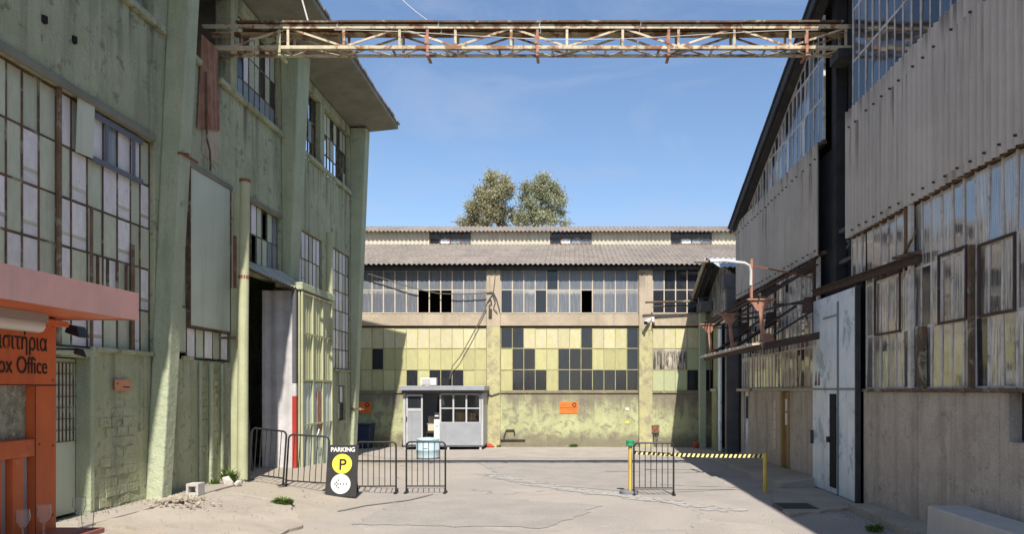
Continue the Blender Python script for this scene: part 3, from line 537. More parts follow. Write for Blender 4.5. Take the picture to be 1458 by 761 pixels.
cols = [d for d in lin(5.9, 9.66, 0.342)] + [9.94, 10.23, 10.55, 10.90, 11.23, 11.60, 11.99, 12.37, 12.74, 13.02, 13.30]
k0 = cols.index(9.94)
rowsA = [2.84, 3.55, 4.27, 4.97, 5.71, 6.45]
pat = {4: 'GGGGWGWBWWG', 3: 'GGSGGSGWSGS', 2: 'SGSGSSGGSGG', 1: 'GSSGSGGSGGS', 0: 'SGGSGSSGGSG'}
def pickA(i, j):
    k = i - k0 + 1
    ch = pat[j][k] if 0 <= k < 11 else R.choice('GGSGW')
    return {'G': G, 'S': Sp, 'W': Wp, 'B': Bp}[ch]
fA = lwindow(cols, rowsA, pickA, rust_bar, bar=0.028)
part('frame', MB().box(LX - 0.06, LX - 0.02, 10.87, 10.93, 2.84, 6.47).box(LX - 0.06, LX - 0.03, 12.70, 12.77, 2.84, 4.6).box(LX - 0.06, LX - 0.03, 11.62, 11.66, 2.84, 4.95), S('brown_bar', (0.16, 0.095, 0.06), (0.23, 0.15, 0.10), 5, stain=((0.36, 0.36, 0.27), 0.7, 4, 0.56, 0.64), bump=0.2, rough=0.8), fA, split=True)
# three blue-grey opening lights standing proud in the top row
part('casement', MB().box(LX - 0.05, LX - 0.02, 11.63, 13.0, 6.33, 6.42).box(LX - 0.05, LX - 0.02, 11.63, 13.0, 5.66, 5.74).box(LX - 0.05, LX - 0.02, 11.97, 12.03, 5.74, 6.33).box(LX - 0.05, LX - 0.02, 12.72, 12.77, 5.74, 6.33), S('slate_blue_bar', (0.15, 0.165, 0.20), bump=0.1, rough=0.6), fA, split=True)
piece('pane', green_panel, fA, (LX + 0.0, 11.42, 6.08), (0.012, 0.36, 0.80), (0.02, 0.05, -0.06))
# infill strips of the half-height lights low in the window
for y in (11.8, 12.05, 12.3, 12.55): fA_b = part('glazing_bar', MB().box(LX - 0.07, LX - 0.03, y - 0.012, y + 0.012, 3.57, 4.25), rust_bar, fA)
# upper storey windows
def pu(i, j): return [Bp, glass_dark, G, glass_dark][R.randrange(4)]
lwindow(lin(6.0, 13.2, 0.4), [8.58, 9.25, 9.85, 10.43], pu, rust_bar, depth=0.16)
lwindow([14.25, 14.62, 15.0], [8.58, 9.15, 9.85, 10.43], lambda i, j: [glass_dark, rust_sheet, G][(i + j) % 3], rust_bar, depth=0.16)
lwindow(lin(16.64, 19.06, 0.30), [8.58, 9.12, 9.75, 10.43], lambda i, j: Bp if j == 0 else ([Bp, glass_dark, Wp, G, G, glass_dark, G, glass_dark, Bp][i % 9] if j < 2 else [glass_dark, G, glass_dark, G, G, glass_dark, Wp, G, G][i % 9]), rust_bar, depth=0.16)
lwindow(lin(20.55, 22.08, 0.306), [8.6, 9.15, 9.75, 10.43], lambda i, j: [[G, Bp, None, None, None], [G, G, None, Bp, None], [glass_dark, None, glass_dark, None, glass_dark]][j][i], rust_bar, depth=0.16)
lwindow(lin(22.47, 25.0, 0.316), [8.6, 9.2, 9.8, 10.43], lambda i, j: [[None, None, None, None, None, glass_dark, None, G], [None, None, G, G, None, glass_dark, None, None], [None, G, G, glass_dark, G, glass_dark, G, G]][j][i], rust_bar, depth=0.16)
# bay B: narrow light, blank green sheet, low lights
lwindow([14.14, 14.5], [2.9, 3.75, 4.7, 5.6, 6.42], lambda i, j: G, green_bar, depth=0.06)
bp = MB().box(LX - 0.06, LX + 0.015, 14.53, 16.22, 3.42, 6.42)
part('blank_panel', bp, green_panel, left, bevel=0.006)
part('panel_edge', MB().box(LX - 0.05, LX + 0.03, 14.50, 14.528, 3.38, 6.43).box(LX - 0.05, LX + 0.03, 16.222, 16.25, 3.38, 6.43).box(LX - 0.05, LX + 0.03, 14.528, 16.222, 3.385, 3.415), rust_bar, left)
lwindow(lin(14.5, 16.25, 0.35), [2.82, 3.38], lambda i, j: [Wp, G, Wp, G, Wp][i], green_bar, depth=0.06)
# bay B: window above the canopy
lwindow(lin(17.2, 19.06, 0.31), [5.1, 5.75, 6.45], lambda i, j: [[glass_dark, None, G, G, Bp, Bp], [G, Wp, G, None, G, Bp]][j][i], green_bar, depth=0.10)
lwindow(lin(20.4, 22.2, 0.30), [5.04, 5.75, 6.48], lambda i, j: [[Wp, Sp, G, Wp, Wp, G], [Wp, Wp, Wp, G, Wp, Wp]][j][i], rust_bar, depth=0.08)
lwindow(lin(23.3, 25.0, 0.34), [2.86, 3.45, 4.05, 4.65, 5.25, 5.85, 6.5], lambda i, j: [Wp, G, Wp, Wp, G][(i + 2 * j) % 5], rust_bar, depth=0.06)
lwindow([23.82, 24.18, 24.53], [1.28, 1.8, 2.33], lambda i, j: glass_dark if i != j else Wp, rust_bar, depth=0.10)
# masonry courses showing through the render low on the wall
br = MB().box(-0.5, 0.5, -0.5, 0.5, -0.5, 0.5).mesh('block', green_wall)
def courses(y0, y1, z0, z1, cw, ch, off):
    z = z0; r = 0
    while z + ch < z1:
        y = y0 + (cw * 0.5 if r % 2 else 0)
        while y + cw <= y1:
            if R.random() < 0.3: y += cw * R.uniform(.5, 1.2); continue
            o = bpy.data.objects.new('block', br); COL.objects.link(o); o.parent = left; th = 0.004 + off * R.random()
            o.location = Vector((LX + th / 2 + 0.001, y + cw / 2, z + ch / 2)) - worldloc(left); o.scale = (th, cw - 0.03 * R.random() - 0.012, ch - 0.022); o.rotation_euler = (R.uniform(-.07, .07), R.uniform(-.06, .06), R.uniform(-.05, .05)); y += cw
        z += ch; r += 1
courses(11.75, 12.95, 0.38, 1.95, 0.30, 0.155, 0.012)
courses(14.95, 15.25, 0.45, 2.5, 0.28, 0.13, 0.025)
courses(15.43, 15.75, 0.45, 2.5, 0.28, 0.13, 0.025)
part('render_rib', MB().box(LX + 0.001, LX + 0.05, 14.85, 14.93, -0.1, 2.75).box(LX + 0.001, LX + 0.06, 15.28, 15.38, -0.1, 2.75).box(LX + 0.001, LX + 0.05, 15.78, 15.88, -0.1, 2.75), green_pil, left, bevel=0.02, split=True)
# recessed steel door with mesh panel behind the ticket kiosk
dm = MB().box(LX - 0.24, LX - 0.20, 10.74, 11.50, 0.38, 2.66)
d1 = part('door', dm, green_panel, left, bevel=0.004)
ms = MB()
for k in range(9): y = 10.80 + k * 0.08; ms.box(LX - 0.197, LX - 0.182, y - 0.006, y + 0.006, 1.45, 2.6)
for k in range(8): z = 1.45 + k * 0.164; ms.box(LX - 0.181, LX - 0.168, 10.76, 11.48, z - 0.006, z + 0.006)
part('mesh_grille', ms, rust_bar, d1)
part('door_frame', MB().box(LX - 0.2, LX + 0.03, 11.50, 11.60, 0.3, 2.75).box(LX - 0.2, LX + 0.05, 10.6, 11.66, 2.70, 2.80), green_pil, d1, bevel=0.01)
part('torn_notch', MB().prism([(LX - 0.194, 10.98, 2.02), (LX - 0.194, 11.06, 1.90), (LX - 0.194, 11.05, 1.78), (LX - 0.194, 10.99, 1.93), (LX - 0.194, 10.94, 1.94)], (0.01, 0, 0)), void_m, d1)
# rusty plate and torn sheets where the bridge enters the wall
part('rusty_sheet', MB().hexa([(LX + 0.03, 14.75, 7.2), (LX + 0.06, 15.62, 7.45), (LX + 0.07, 15.62, 7.47), (LX + 0.04, 14.75, 7.22), (LX + 0.02, 14.95, 9.1), (LX + 0.02, 15.62, 9.1), (LX + 0.03, 15.62, 9.1), (LX + 0.03, 14.95, 9.1)]), rust_sheet, left, label='rust-red hanging sheet below the bridge')
part('render_patch', MB().box(LX + 0.001, LX + 0.02, 15.0, 15.75, 6.78, 7.5), tan_conc, left, bevel=0.008)
part('downpipe', MB().tube([(LX + 0.08, 15.02, 8.4), (LX + 0.08, 15.05, 7.1), (LX + 0.08, 15.18, 6.9), (LX + 0.08, 15.2, 6.52)], 0.02), rust_bar, left, smooth=True)
# projecting door housing: piers, return wall, sliding leaf, canopy
part('door_pier', MB().tube([(-6.70, 15.68, 0.05), (-6.69, 15.70, 3.2), (-6.67, 15.74, 6.45)], [0.11, 0.10, 0.095], 14), pier_m, left, smooth=True)
part('pipe_cap', MB().tube([(-6.67, 15.74, 6.44), (-6.67, 15.74, 6.50)], 0.11, 12), rust, left); part('pipe_band', MB().tube([(-6.685, 15.72, 4.46), (-6.685, 15.72, 4.53)], 0.105, 12), rust, left)
part('pier_bracket', MB().box(-7.2, -6.75, 15.72, 15.76, 3.24, 3.29), rust_bar, left)
part('door_pier', MB().box(-7.02, -6.82, 15.86, 16.05, 0.1, 4.3), pier_m, left, bevel=0.02)
part('rusty_pipe', MB().tube([(-7.05, 16.2, 4.2), (-7.05, 16.2, 6.35)], 0.06, 10), pier_m, left, smooth=True)
part('rusty_pipe', MB().tube([(-7.0, 16.02, 4.32), (-7.0, 16.02, 5.4)], 0.035, 8), rust, left, smooth=True)
rw = MB(); rw.corr((-7.47, 18.62, 0.1), (1, 0, 0), (0, 0, 1), (0, -1, 0), 0.76, 4.5, 0.34, 0.018, t=0.03)
part('return_panel', rw, white_sheet, left)
part('jamb_post', MB().box(-6.70, -6.61, 18.46, 18.58, 2.36, 4.6), grey_steel, left, bevel=0.01)
part('jamb_post', MB().box(-6.70, -6.61, 18.46, 18.58, 2.05, 2.358), white_sheet, left, bevel=0.01, label='white band of the door post')
part('jamb_post', MB().box(-6.70, -6.605, 18.46, 18.58, 0.1, 2.048), red_m, left, bevel=0.01, label='red lower half of the door post')
part('lintel_rail', MB().box(-6.76, -6.48, 18.55, 21.15, 4.62, 4.80).box(LX, -6.76, 18.7, 21.15, 4.70, 4.86), green_pil, left, bevel=0.02)
sd = MB()
pan = [(18.62, 19.36), (19.38, 20.12), (20.14, 20.9)]
leaf = part('sliding_door', MB().box(-6.60, -6.565, 18.6, 20.92, 0.12, 4.6), pier_m, left)
for y0, y1 in pan:
    part('door_sheet', MB().corr((-6.545, y0, 2.42), (0, 1, 0), (0, 0, 1), (1, 0, 0), y1 - y0, 2.16, 0.185, 0.015, t=0.012), lime_door, leaf)
    part('door_sheet', MB().corr((-6.545, y0, 0.16), (0, 1, 0), (0, 0, 1), (1, 0, 0), y1 - y0, 2.22, 0.25, 0.012, t=0.012), bluish_door, leaf)
for z_ in (0.16, 1.35, 2.44, 3.58, 4.55): part('door_stiffener', MB().box(-6.528, -6.49, 18.65, 20.87, z_ - 0.022, z_ + 0.022), pier_m, leaf)
for y_ in (18.62, 19.37, 20.13, 20.9): part('door_stiffener', MB().box(-6.53, -6.488, y_ - 0.027, y_ + 0.027, 0.14, 4.58), pier_m, leaf)
part('door_patch', MB().box(-6.53, -6.515, 19.75, 20.05, 1.15, 2.15), rust_pale, leaf)
part('handle', MB().tube([(-6.5, 19.6, 1.0), (-6.46, 19.62, 1.1), (-6.46, 19.7, 1.2)], 0.015), white_m, leaf)
aw = MB(); P00, P01, P10, P11 = Vector((-7.19, 17.0, 5.04)), Vector((-7.19, 19.35, 5.16)), Vector((-6.95, 16.5, 4.85)), Vector((-6.55, 18.85, 4.63)); NU, NV = 108, 4
for side in (0, 1):
    for j in range(NV + 1):
        for i in range(NU + 1):
            u, v_ = i / NU, j / NV; q = P00.lerp(P01, u).lerp(P10.lerp(P11, u), v_); aw.v.append((q.x, q.y, q.z + 0.014 * math.cos(2 * math.pi * u * 18) - 0.02 * math.sin(math.pi * u) * v_ - 0.008 * side))
row = NU + 1; sz = row * (NV + 1)
for j in range(NV):
    for i in range(NU): a_ = j * row + i; aw.f.append((a_, a_ + 1, a_ + row + 1, a_ + row)); b_ = a_ + sz; aw.f.append((b_, b_ + row, b_ + row + 1, b_ + 1))
for i in range(NU):
    for a_ in (i, NV * row + i): aw.f.append((a_, a_ + sz, a_ + sz + 1, a_ + 1))
for j in range(NV):
    for a_ in (j * row, j * row + NU): aw.f.append((a_, a_ + row, a_ + row + sz, a_ + sz))
cn = part('canopy', aw, S('galvanised_green', (0.50, 0.51, 0.44), (0.40, 0.41, 0.35), 3, streak=((0.27, 0.2, 0.14), 0.4, 6, 0.55, 0.75), bump=0.1, rough=0.6), left)
part('canopy_bearer', MB().beam((-6.98, 16.56, 4.81), (-6.60, 18.82, 4.58), 0.04, 0.05), rust_bar, cn)
part('lean_planks', MB().beam((-7.5, 17.6, 0.2), (-7.7, 17.9, 2.0), 0.12, 0.03).beam((-7.4, 17.8, 0.2), (-7.65, 18.1, 1.7), 0.12, 0.03).beam((-7.35, 17.3, 0.2), (-7.8, 17.4, 1.8), 0.10, 0.03), grey_steel, left, split=True)
part('wall_pipe', MB().tube([(-6.62, 21.05, 4.81), (-6.62, 21.05, 6.5)], 0.10, 10), pier_m, left, smooth=True, split=True)
part('bracing_strap', MB().box(LX + 0.05, LX + 0.46, 25.0, 25.03, 1.55, 1.62), rust_bar, left)
# chipped holes and a tie bolt in the upper render
part('chipped_hole', MB().lathe((LX + 0.004, LD(62), LZ(62, 28)), [(0.0, -0.06), (0.05, -0.04), (0.05, 0.05), (0.0, 0.07)], 7).lathe((LX + 0.004, LD(105), LZ(105, 57)), [(0.0, -0.06), (0.045, -0.04), (0.045, 0.05), (0.0, 0.07)], 7), void_m, left, split=True)
part('tie_bolt', MB().tube([(LX + 0.3, 13.5, 6.35), (LX + 0.45, 13.6, 6.35)], 0.025).box(LX + 0.36, LX + 0.40, 13.45, 14.05, 6.33, 6.36), rust, left)

# ------------------------------------------------------------------ back: low shed with yellow panes
BY = 31.0; BK = BY / 1100
def BX(px): return (px - 815) * BK
def BZ(py): return CH + (556 - py) * BK
back = thing('yellow_paned_shed', 'long low factory shed with yellow painted panes and a corrugated grey roof', 'factory shed', (0, 36, 0))
pitch = 16.33; bays = []                     # bay edges in the facade
for s in range(-3, 3): bays.append((713 + s * 216.5, 713 + s * 216.5 + 12 * pitch))
zr = [BZ(557), BZ(527), BZ(496.5), BZ(467)]; zu = [BZ(446), BZ(413), BZ(382)]
cm = MB(); ym = MB(); bmm = MB(); dd = MB()
for a, b in bays:
    ca, cb = BX(b) + 0.02, BX(b + 216.5 - 12 * pitch) - 0.02
    cm.box(ca, cb, BY - 0.10, BY + 0.3, BZ(466), BZ(380)); ym.box(ca, cb, BY - 0.10, BY + 0.3, -0.4, BZ(466))
    bmm.box(BX(a) - 0.02, BX(b) + 0.02, BY - 0.03, BY + 0.3, BZ(464.5), BZ(447.5))
    dd.box(BX(a) - 0.02, BX(b) + 0.02, BY, BY + 0.3, -0.4, BZ(560))
    dd.box(BX(a) - 0.019, BX(b) + 0.019, BY - 0.05, BY - 0.001, BZ(560.5), BZ(557.7))
part('column', cm, tan_conc, back, bevel=0.015, split=True); part('column', ym, yel_col, back, bevel=0.02, split=True)
part('beam', bmm, tan_conc, back, bevel=0.015, split=True); part('wall', dd, dado_m, back, bevel=0.008, split=True)
part('end_wall', MB().box(BX(64) - 0.3, BX(64), BY, 44, -0.4, 8).box(BX(1362), BX(1362) + 0.3, BY, 44, -0.4, 8).box(BX(64), BX(1362), 43.7, 44, -0.4, 8), tan_conc, back, split=True)
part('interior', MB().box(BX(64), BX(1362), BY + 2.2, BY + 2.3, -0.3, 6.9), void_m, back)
vis = lambda px: 480 < px < 1062
Yp, Yt, D, GB, PG = yellow_pane, yellow_top, glass_dark, glass_back, palegrn_pane
upD = {(1, 4): D, (1, 0): GB}
def low_pick(bay, c, r):                     # r = 0 bottom .. 2 top
    if bay == 1:                             # middle bay
        dark = {2: {0, 1, 7, 11}, 1: {1, 2, 5, 6, 7, 11}, 0: {1, 2, 3, 5, 6, 7, 8, 9, 10, 11}}[r]
        return D if c in dark else (Yt if r == 2 else Yp)
    if bay == 0:
        dark = {2: set(), 1: {2}, 0: {5, 7, 8, 9}}[r]
        return D if c in dark else (Yt if r == 2 else Yp)
    if bay == 2:
        if r == 1: return 'dirty' if c < 3 else PG
        if r == 0: return D if c >= 3 else PG
        return Yt
    return R.choice([Yp, Yp, Yp, D])
dirty = glass('limewashed_glass', (0.035, 0.035, 0.035), (0.58, 0.52, 0.42), 0.8, 0.42, 0.6, rough=0.2, ior=1.5, top=0.95)
for bi, (a, b) in enumerate(bays):
    bay = bi - 2                             # 1 = middle
    gx = [BX(a + i * pitch) for i in range(13)]
    for (zs, bm_, kind) in ((zr, bar_yel, 'low'), (zu, bar_cream, 'up')):
        f = MB(); bw = 0.028 if kind == 'low' else 0.042
        for x in gx: f.box(x - bw / 2, x + bw / 2, BY + 0.05, BY + 0.10, zs[0], zs[-1])
        for z in zs:
            for i in range(12): f.box(gx[i] + bw / 2, gx[i + 1] - bw / 2, BY + 0.055, BY + 0.095, z - 0.016, z + 0.016)
        fo = part('window', f, bm_, back)
        for i in range(12):
            for r in range(len(zs) - 1):
                if kind == 'low': m = low_pick(bay, i, r)
                else:
                    m = GB; pxc = a + (i + .5) * pitch
                    if bay == 0 and r == 0 and i in (6, 7, 8): m = None
                    if bay == 1 and ((r == 0 and i in (0, 3, 7)) or (r == 1 and i == 4)): m = D
                    if bay == 2 and not (r == 1 and i == 0): m = D
                    if bay == 1 and r == 0 and i == 7: m = None
                if m == 'dirty': m = dirty
                if m is None: continue
                hh = zs[r + 1] - zs[r]
                piece('pane', m, fo, ((gx[i] + gx[i + 1]) / 2, BY + 0.075 + R.uniform(-.004, .004), (zs[r] + zs[r + 1]) / 2), (gx[i + 1] - gx[i] - bw, 0.012, hh - 0.032),
                      (R.uniform(-.012, .012), 0, R.uniform(-.012, .012)))
# roofs
ey, ez = BY - 0.42, CH + (556 - 376) * (BY - 0.42) / 1100
v1 = Vector((0, 1, 0.30)).normalized(); n1 = Vector((0, -0.30, 1)).normalized()
sw = 0.2 * 6
x = BX(64) - 0.3
while x < BX(1370):
    for k in range(3):
        Lr = 2.55; o = Vector((x, ey, ez)) + v1 * (Lr - 0.1) * k + n1 * 0.010 * k
        part('roof_sheet', MB().corr(o, (1, 0, 0), v1, n1, sw - 0.004, Lr if k < 2 else 2.35, 0.2, 0.032, t=0.02), roof_m, back)
    x += sw
yy = ey + v1.y * 7.1; cz = ez + v1.z * 7.1
part('purlin', MB().box(BX(64), BX(1362), ey + 0.15, BY + 0.28, ez - 0.19, ez - 0.06), dark_steel, back)
cz1 = CH + (556 - 330.5) * yy / 1100
x = BX(64) - 0.3; i = 0
wins = [(612, 670), (784, 842), (956, 1013)]
CK = yy / 1100
def CX(px): return (px - 815) * CK
edges = [BX(64)] + [e for a, b in wins for e in (CX(a), CX(b))] + [BX(1362)]
for s in range(0, len(edges), 2):
    x = edges[s]
    while x < edges[s + 1] - 0.05:
        wd = min(1.2, edges[s + 1] - x); part('cladding_sheet', MB().corr((x, yy, cz - 0.1), (1, 0, 0), (0, 0, 1), (0, -1, 0), wd - 0.003, cz1 - cz + 0.1, 0.2, 0.022, t=0.01), clere_m, back); x += wd
for a, b in wins:
    f = MB(); za, zb = cz + 0.02, cz1 - 0.02; xa, xb = CX(a), CX(b); st = (xb - xa) / 4
    for k in range(5): f.box(xa + k * st - 0.03, xa + k * st + 0.03, yy - 0.02, yy + 0.05, za, zb)
    for z in (za, (za + zb) / 2, zb):
        for k in range(4): f.box(xa + k * st + 0.03, xa + (k + 1) * st - 0.03, yy - 0.015, yy + 0.045, z - 0.035, z + 0.035)
    fo = part('window', f, rust_bar, back)
    for k in range(4):
        for r in range(2):
            piece('pane', [D, GB, blue_pane, white_pane][(k * 3 + r * 2 + int(a)) % 4] if r == 0 else D, fo, (xa + (k + .5) * st, yy + 0.02, (za + zb) / 2 + (r - .5) * (zb - za) / 2), (st - 0.06, 0.012, (zb - za) / 2 - 0.07))
x = BX(64) - 0.3
while x < BX(1370):
    o = Vector((x, yy - 0.32, cz1 - 0.02)); part('roof_sheet', MB().corr(o, (1, 0, 0), v1, n1, sw - 0.004, 2.6, 0.2, 0.032, t=0.02), roof_m, back); x += sw
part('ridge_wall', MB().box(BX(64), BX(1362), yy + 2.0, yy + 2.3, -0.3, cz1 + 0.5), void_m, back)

# ------------------------------------------------------------------ right: two glazed sheds facing the yard
RX = 5.5
def RD(px): return 1100 * RX / (px - 815)
def rglaze(parent, ycols, zrows, pick, bar=0.04, skip=None, topz=None):
    """glazed strip in the right facade; topz(y) clips the last row under a sloping roof"""
    f = MB(); X = RX + 0.06
    zt = lambda y: topz(y) if topz else zrows[-1]
    for y in ycols: f.box(X - 0.028, X + 0.02, y - bar / 2, y + bar / 2, zrows[0], zt(y))
    for z in zrows[:-1] if topz else zrows:
        for i in range(len(ycols) - 1):
            if z < zt(ycols[i + 1]): f.box(X - 0.022, X + 0.015, ycols[i] + bar / 2, ycols[i + 1] - bar / 2, z - 0.022, z + 0.022)
    if topz:
        for i in range(len(ycols) - 1): a_, b_ = ycols[i] + bar / 2, ycols[i + 1] - bar / 2; f.hexa([(X - 0.02, a_, zt(a_ - bar / 2) - 0.05), (X + 0.015, a_, zt(a_ - bar / 2) - 0.05), (X + 0.015, b_, zt(b_ + bar / 2) - 0.05), (X - 0.02, b_, zt(b_ + bar / 2) - 0.05), (X - 0.02, a_, zt(a_ - bar / 2)), (X + 0.015, a_, zt(a_ - bar / 2)), (X + 0.015, b_, zt(b_ + bar / 2)), (X - 0.02, b_, zt(b_ + bar / 2))])
    fo = part('window', f, bar_grey, parent)
    for i in range(len(ycols) - 1):
        for j in range(len(zrows) - 1):
            m = pick(i, j)
            if m is None: continue
            y0, y1 = ycols[i] + bar / 2, ycols[i + 1] - bar / 2; z0, z1 = zrows[j] + 0.022, min(zrows[j + 1], zt(y1)) - 0.022
            if z1 - z0 < 0.12: continue
            piece('pane', m, fo, (X - 0.01 + R.uniform(-.006, .006), (y0 + y1) / 2, (z0 + z1) / 2), (0.010, y1 - y0, z1 - z0), (0, R.uniform(-.02, .02), R.uniform(-.03, .03)))
    return fo
def rpick(i, j):
    u = R.random()
    return glass_right if u < 0.58 else (glass_right2 if u < 0.9 else glass_dark)
near = thing('grey_clad_shed', 'near grey corrugated shed with tall dusty glazing above a brown concrete base', 'factory shed', (11, 7, 0))
far = thing('gabled_clad_shed', 'far grey corrugated shed with a sloping dark gable edge and rusty canopy front', 'factory shed', (11, 21, 0))
# near shed
nw = MB().box(RX, RX + 0.3, -2, 9.15, -0.3, 2.17).box(RX, RX + 0.3, 9.15, 9.75, -0.3, 1.55).box(RX, RX + 0.3, 9.75, 14.6, -0.3, 2.17)
part('wall', nw, brown_conc, near, bevel=0.012)
part('wall_seam', MB().box(RX - 0.012, RX - 0.001, 12.30, 12.34, 0.13, 2.12).box(RX - 0.010, RX - 0.001, 11.22, 11.25, 0.3, 1.9).box(RX - 0.014, RX - 0.001, 9.95, 9.99, 0.2, 2.1), brown_conc, near, split=True)
part('sill', MB().box(RX - 0.05, RX + 0.04, 9.0, 14.55, 2.17, 2.22), rust_bar, near)
piece('pane', glass_dark, near, (RX + 0.18, 9.45, 1.86), (0.012, 0.6, 0.6))
yc = lin(6.0, 14.55, 0.334)
rglaze(near, yc, [2.23, 3.2, 4.16, 5.2], rpick)
rglaze(near, lin(14.55, 15.3, 0.25), [4.42, 5.2], rpick)
for y0, y1, z0, z1 in ((13.0, 14.1, 3.2, 4.2), (10.8, 11.65, 3.2, 4.22), (9.62, 10.5, 3.2, 4.16)):   # rusty opening lights
    part('casement', MB().box(RX + 0.0, RX + 0.03, y0, y1, z0 - 0.018, z0 + 0.018).box(RX + 0.0, RX + 0.03, y0, y1, z1 - 0.018, z1 + 0.018).box(RX + 0.0, RX + 0.03, y0, y0 + 0.03, z0 + 0.018, z1 - 0.018).box(RX + 0.0, RX + 0.03, y1 - 0.03, y1, z0 + 0.018, z1 - 0.018), rust_dark, near)
part('mullion', MB().box(RX - 0.04, RX + 0.03, 12.05, 12.22, 2.23, 3.2).box(RX - 0.04, RX + 0.02, 10.6, 10.68, 2.23, 4.2).box(RX - 0.05, RX + 0.02, 12.6, 12.70, 4.45, 5.2), rust_bar, near, split=True)
part('mullion', MB().box(RX - 0.05, RX + 0.01, 12.45, 12.56, 2.23, 5.2), bar_grey, near)
part('lintel_beam', MB().beam((RX - 0.06, 12.1, 4.26), (RX - 0.06, 17.3, 4.36), 0.08, 0.11), rust_dark, near)
part('lintel_flange', MB().beam((RX - 0.09, 12.1, 4.325), (RX - 0.09, 17.3, 4.425), 0.15, 0.018), rust_dark, near)
part('lintel_stub', MB().beam((RX - 0.1, 12.6, 4.40), (RX - 0.02, 12.3, 4.75), 0.03, 0.03).beam((RX - 0.1, 12.0, 4.35), (RX - 0.1, 13.0, 4.42), 0.05, 0.05), rust_bar, near)
def clad(parent, y0, y1, z0, z1, bolts):
    y = y0; bo = None
    while y < y1 - 0.02:
        wd = min(1.062, y1 - y)
        part('cladding_sheet', MB().corr((RX - 0.075 - 0.006 * R.random(), y, z0 - 0.012 * R.random()), (0, 1, 0), (0, 0, 1), (-1, 0, 0), wd - 0.004, z1 - z0, 0.177, 0.028, t=0.008), cladding_m, parent)
        y += wd
    bm_ = MB().box(-0.022, 0.02, -0.009, 0.009, -0.014, 0.014).mesh('bolt', dark_steel)
    for z in bolts:
        y = y0 + 0.15
        while y < y1 - 0.05:
            o = bpy.data.objects.new('bolt', bm_); COL.objects.link(o); o.parent = parent
            o.location = Vector((RX - 0.116, y, z + R.uniform(-.012, .012))) - worldloc(parent); y += 0.354 + R.choice((0, 0, 0.177)) 
clad(near, 5.0, 15.28, 5.2, 7.7, (7.33, 5.30))
part('cladding_rail', MB().box(RX + 0.0, RX + 0.1, 5.0, 15.3, 5.21, 5.27).box(RX + 0.0, RX + 0.1, 5.0, 15.3, 7.64, 7.72), rust_bar, near, split=True)
rglaze(near, lin(8.0, 15.25, 0.33), [7.74, 8.68, 9.7, 10.75], lambda i, j: glass_dark if (R.random() < 0.55 if j == 0 else R.random() < 0.2) else glass_high)
part('end_wall', MB().box(RX + 0.16, 20, 15.05, 15.3, -0.3, 11).box(RX + 0.16, 20, -2, -1.7, -0.3, 11).box(19.7, 20, -1.7, 15.05, -0.3, 11).box(RX + 0.3, RX + 0.32, -1.7, 15.0, -0.3, 10.9).box(RX, RX + 0.16, -2, 5.0, 2.2, 10.8), dark_steel, near)
part('roof', MB().hexa([(5.24, -2, 10.85), (20, -2, 12.3), (20, 15.5, 12.3), (5.24, 15.5, 10.85), (5.24, -2, 11.0), (20, -2, 12.45), (20, 15.5, 12.45), (5.24, 15.5, 11.0)]), dark_steel, near)
# blue sheet door with its dark slot
bd = part('sheet_door', MB().box(RX - 0.10, RX - 0.06, 14.70, 17.36, 0.06, 4.18), blue_door, near, bevel=0.004)
part('door_stile', MB().box(RX - 0.13, RX - 0.101, 15.66, 15.70, 0.06, 4.0).box(RX - 0.12, RX - 0.101, 14.71, 17.35, 2.20, 2.235).box(RX - 0.12, RX - 0.101, 15.70, 16.6, 3.72, 3.745), S('door_seam', (0.17, 0.20, 0.22), bump=0, rough=0.6), bd)
part('wicket_gap', MB().box(RX - 0.116, RX - 0.102, 15.80, 16.18, 0.18, 2.12), void_m, bd)
part('door_patch', MB().prism([(RX - 0.112, 17.2, 2.3), (RX - 0.112, 17.05, 2.3), (RX - 0.112, 17.1, 2.62)], (0.01, 0, 0)).prism([(RX - 0.112, 16.98, 2.3), (RX - 0.112, 16.85, 2.3), (RX - 0.112, 16.9, 2.6)], (0.01, 0, 0)), rust_bar, bd, split=True)
part('latch', MB().box(RX - 0.15, RX - 0.10, 16.2, 16.3, 1.1, 1.22).box(RX - 0.15, RX - 0.10, 17.30, 17.38, 1.0, 1.3), dark_steel, bd, split=True)
part('door_edge', MB().box(RX - 0.13, RX - 0.04, 14.63, 14.698, 0.05, 4.2), dark_steel, bd)
part('door_recess', MB().box(RX + 0.1, RX + 0.14, 14.6, 17.4, 0, 4.2), void_m, near)
# gap with steel columns between the two sheds
part('steel_column', MB().box(5.95, 6.25, 16.3, 16.7, 4.3, 11).box(5.70, 5.95, 16.72, 17.0, 4.3, 10.9), dark_steel, far, bevel=0.01, split=True)
part('gap_wall', MB().box(6.6, 6.7, 15.3, 17.05, 4.3, 11).box(5.6, 6.6, 15.3, 17.05, 4.25, 4.36), dark_steel, far, split=True)
part('gap_bracing', MB().beam((5.8, 15.35, 5.1), (5.8, 16.3, 5.35), 0.05, 0.05).beam((5.8, 15.35, 5.5), (5.8, 16.3, 5.2), 0.05, 0.05).beam((5.8, 15.32, 5.62), (5.8, 16.7, 5.62), 0.08, 0.08).beam((5.8, 15.32, 4.95), (5.8, 16.7, 4.95), 0.08, 0.08), grey_steel, far)
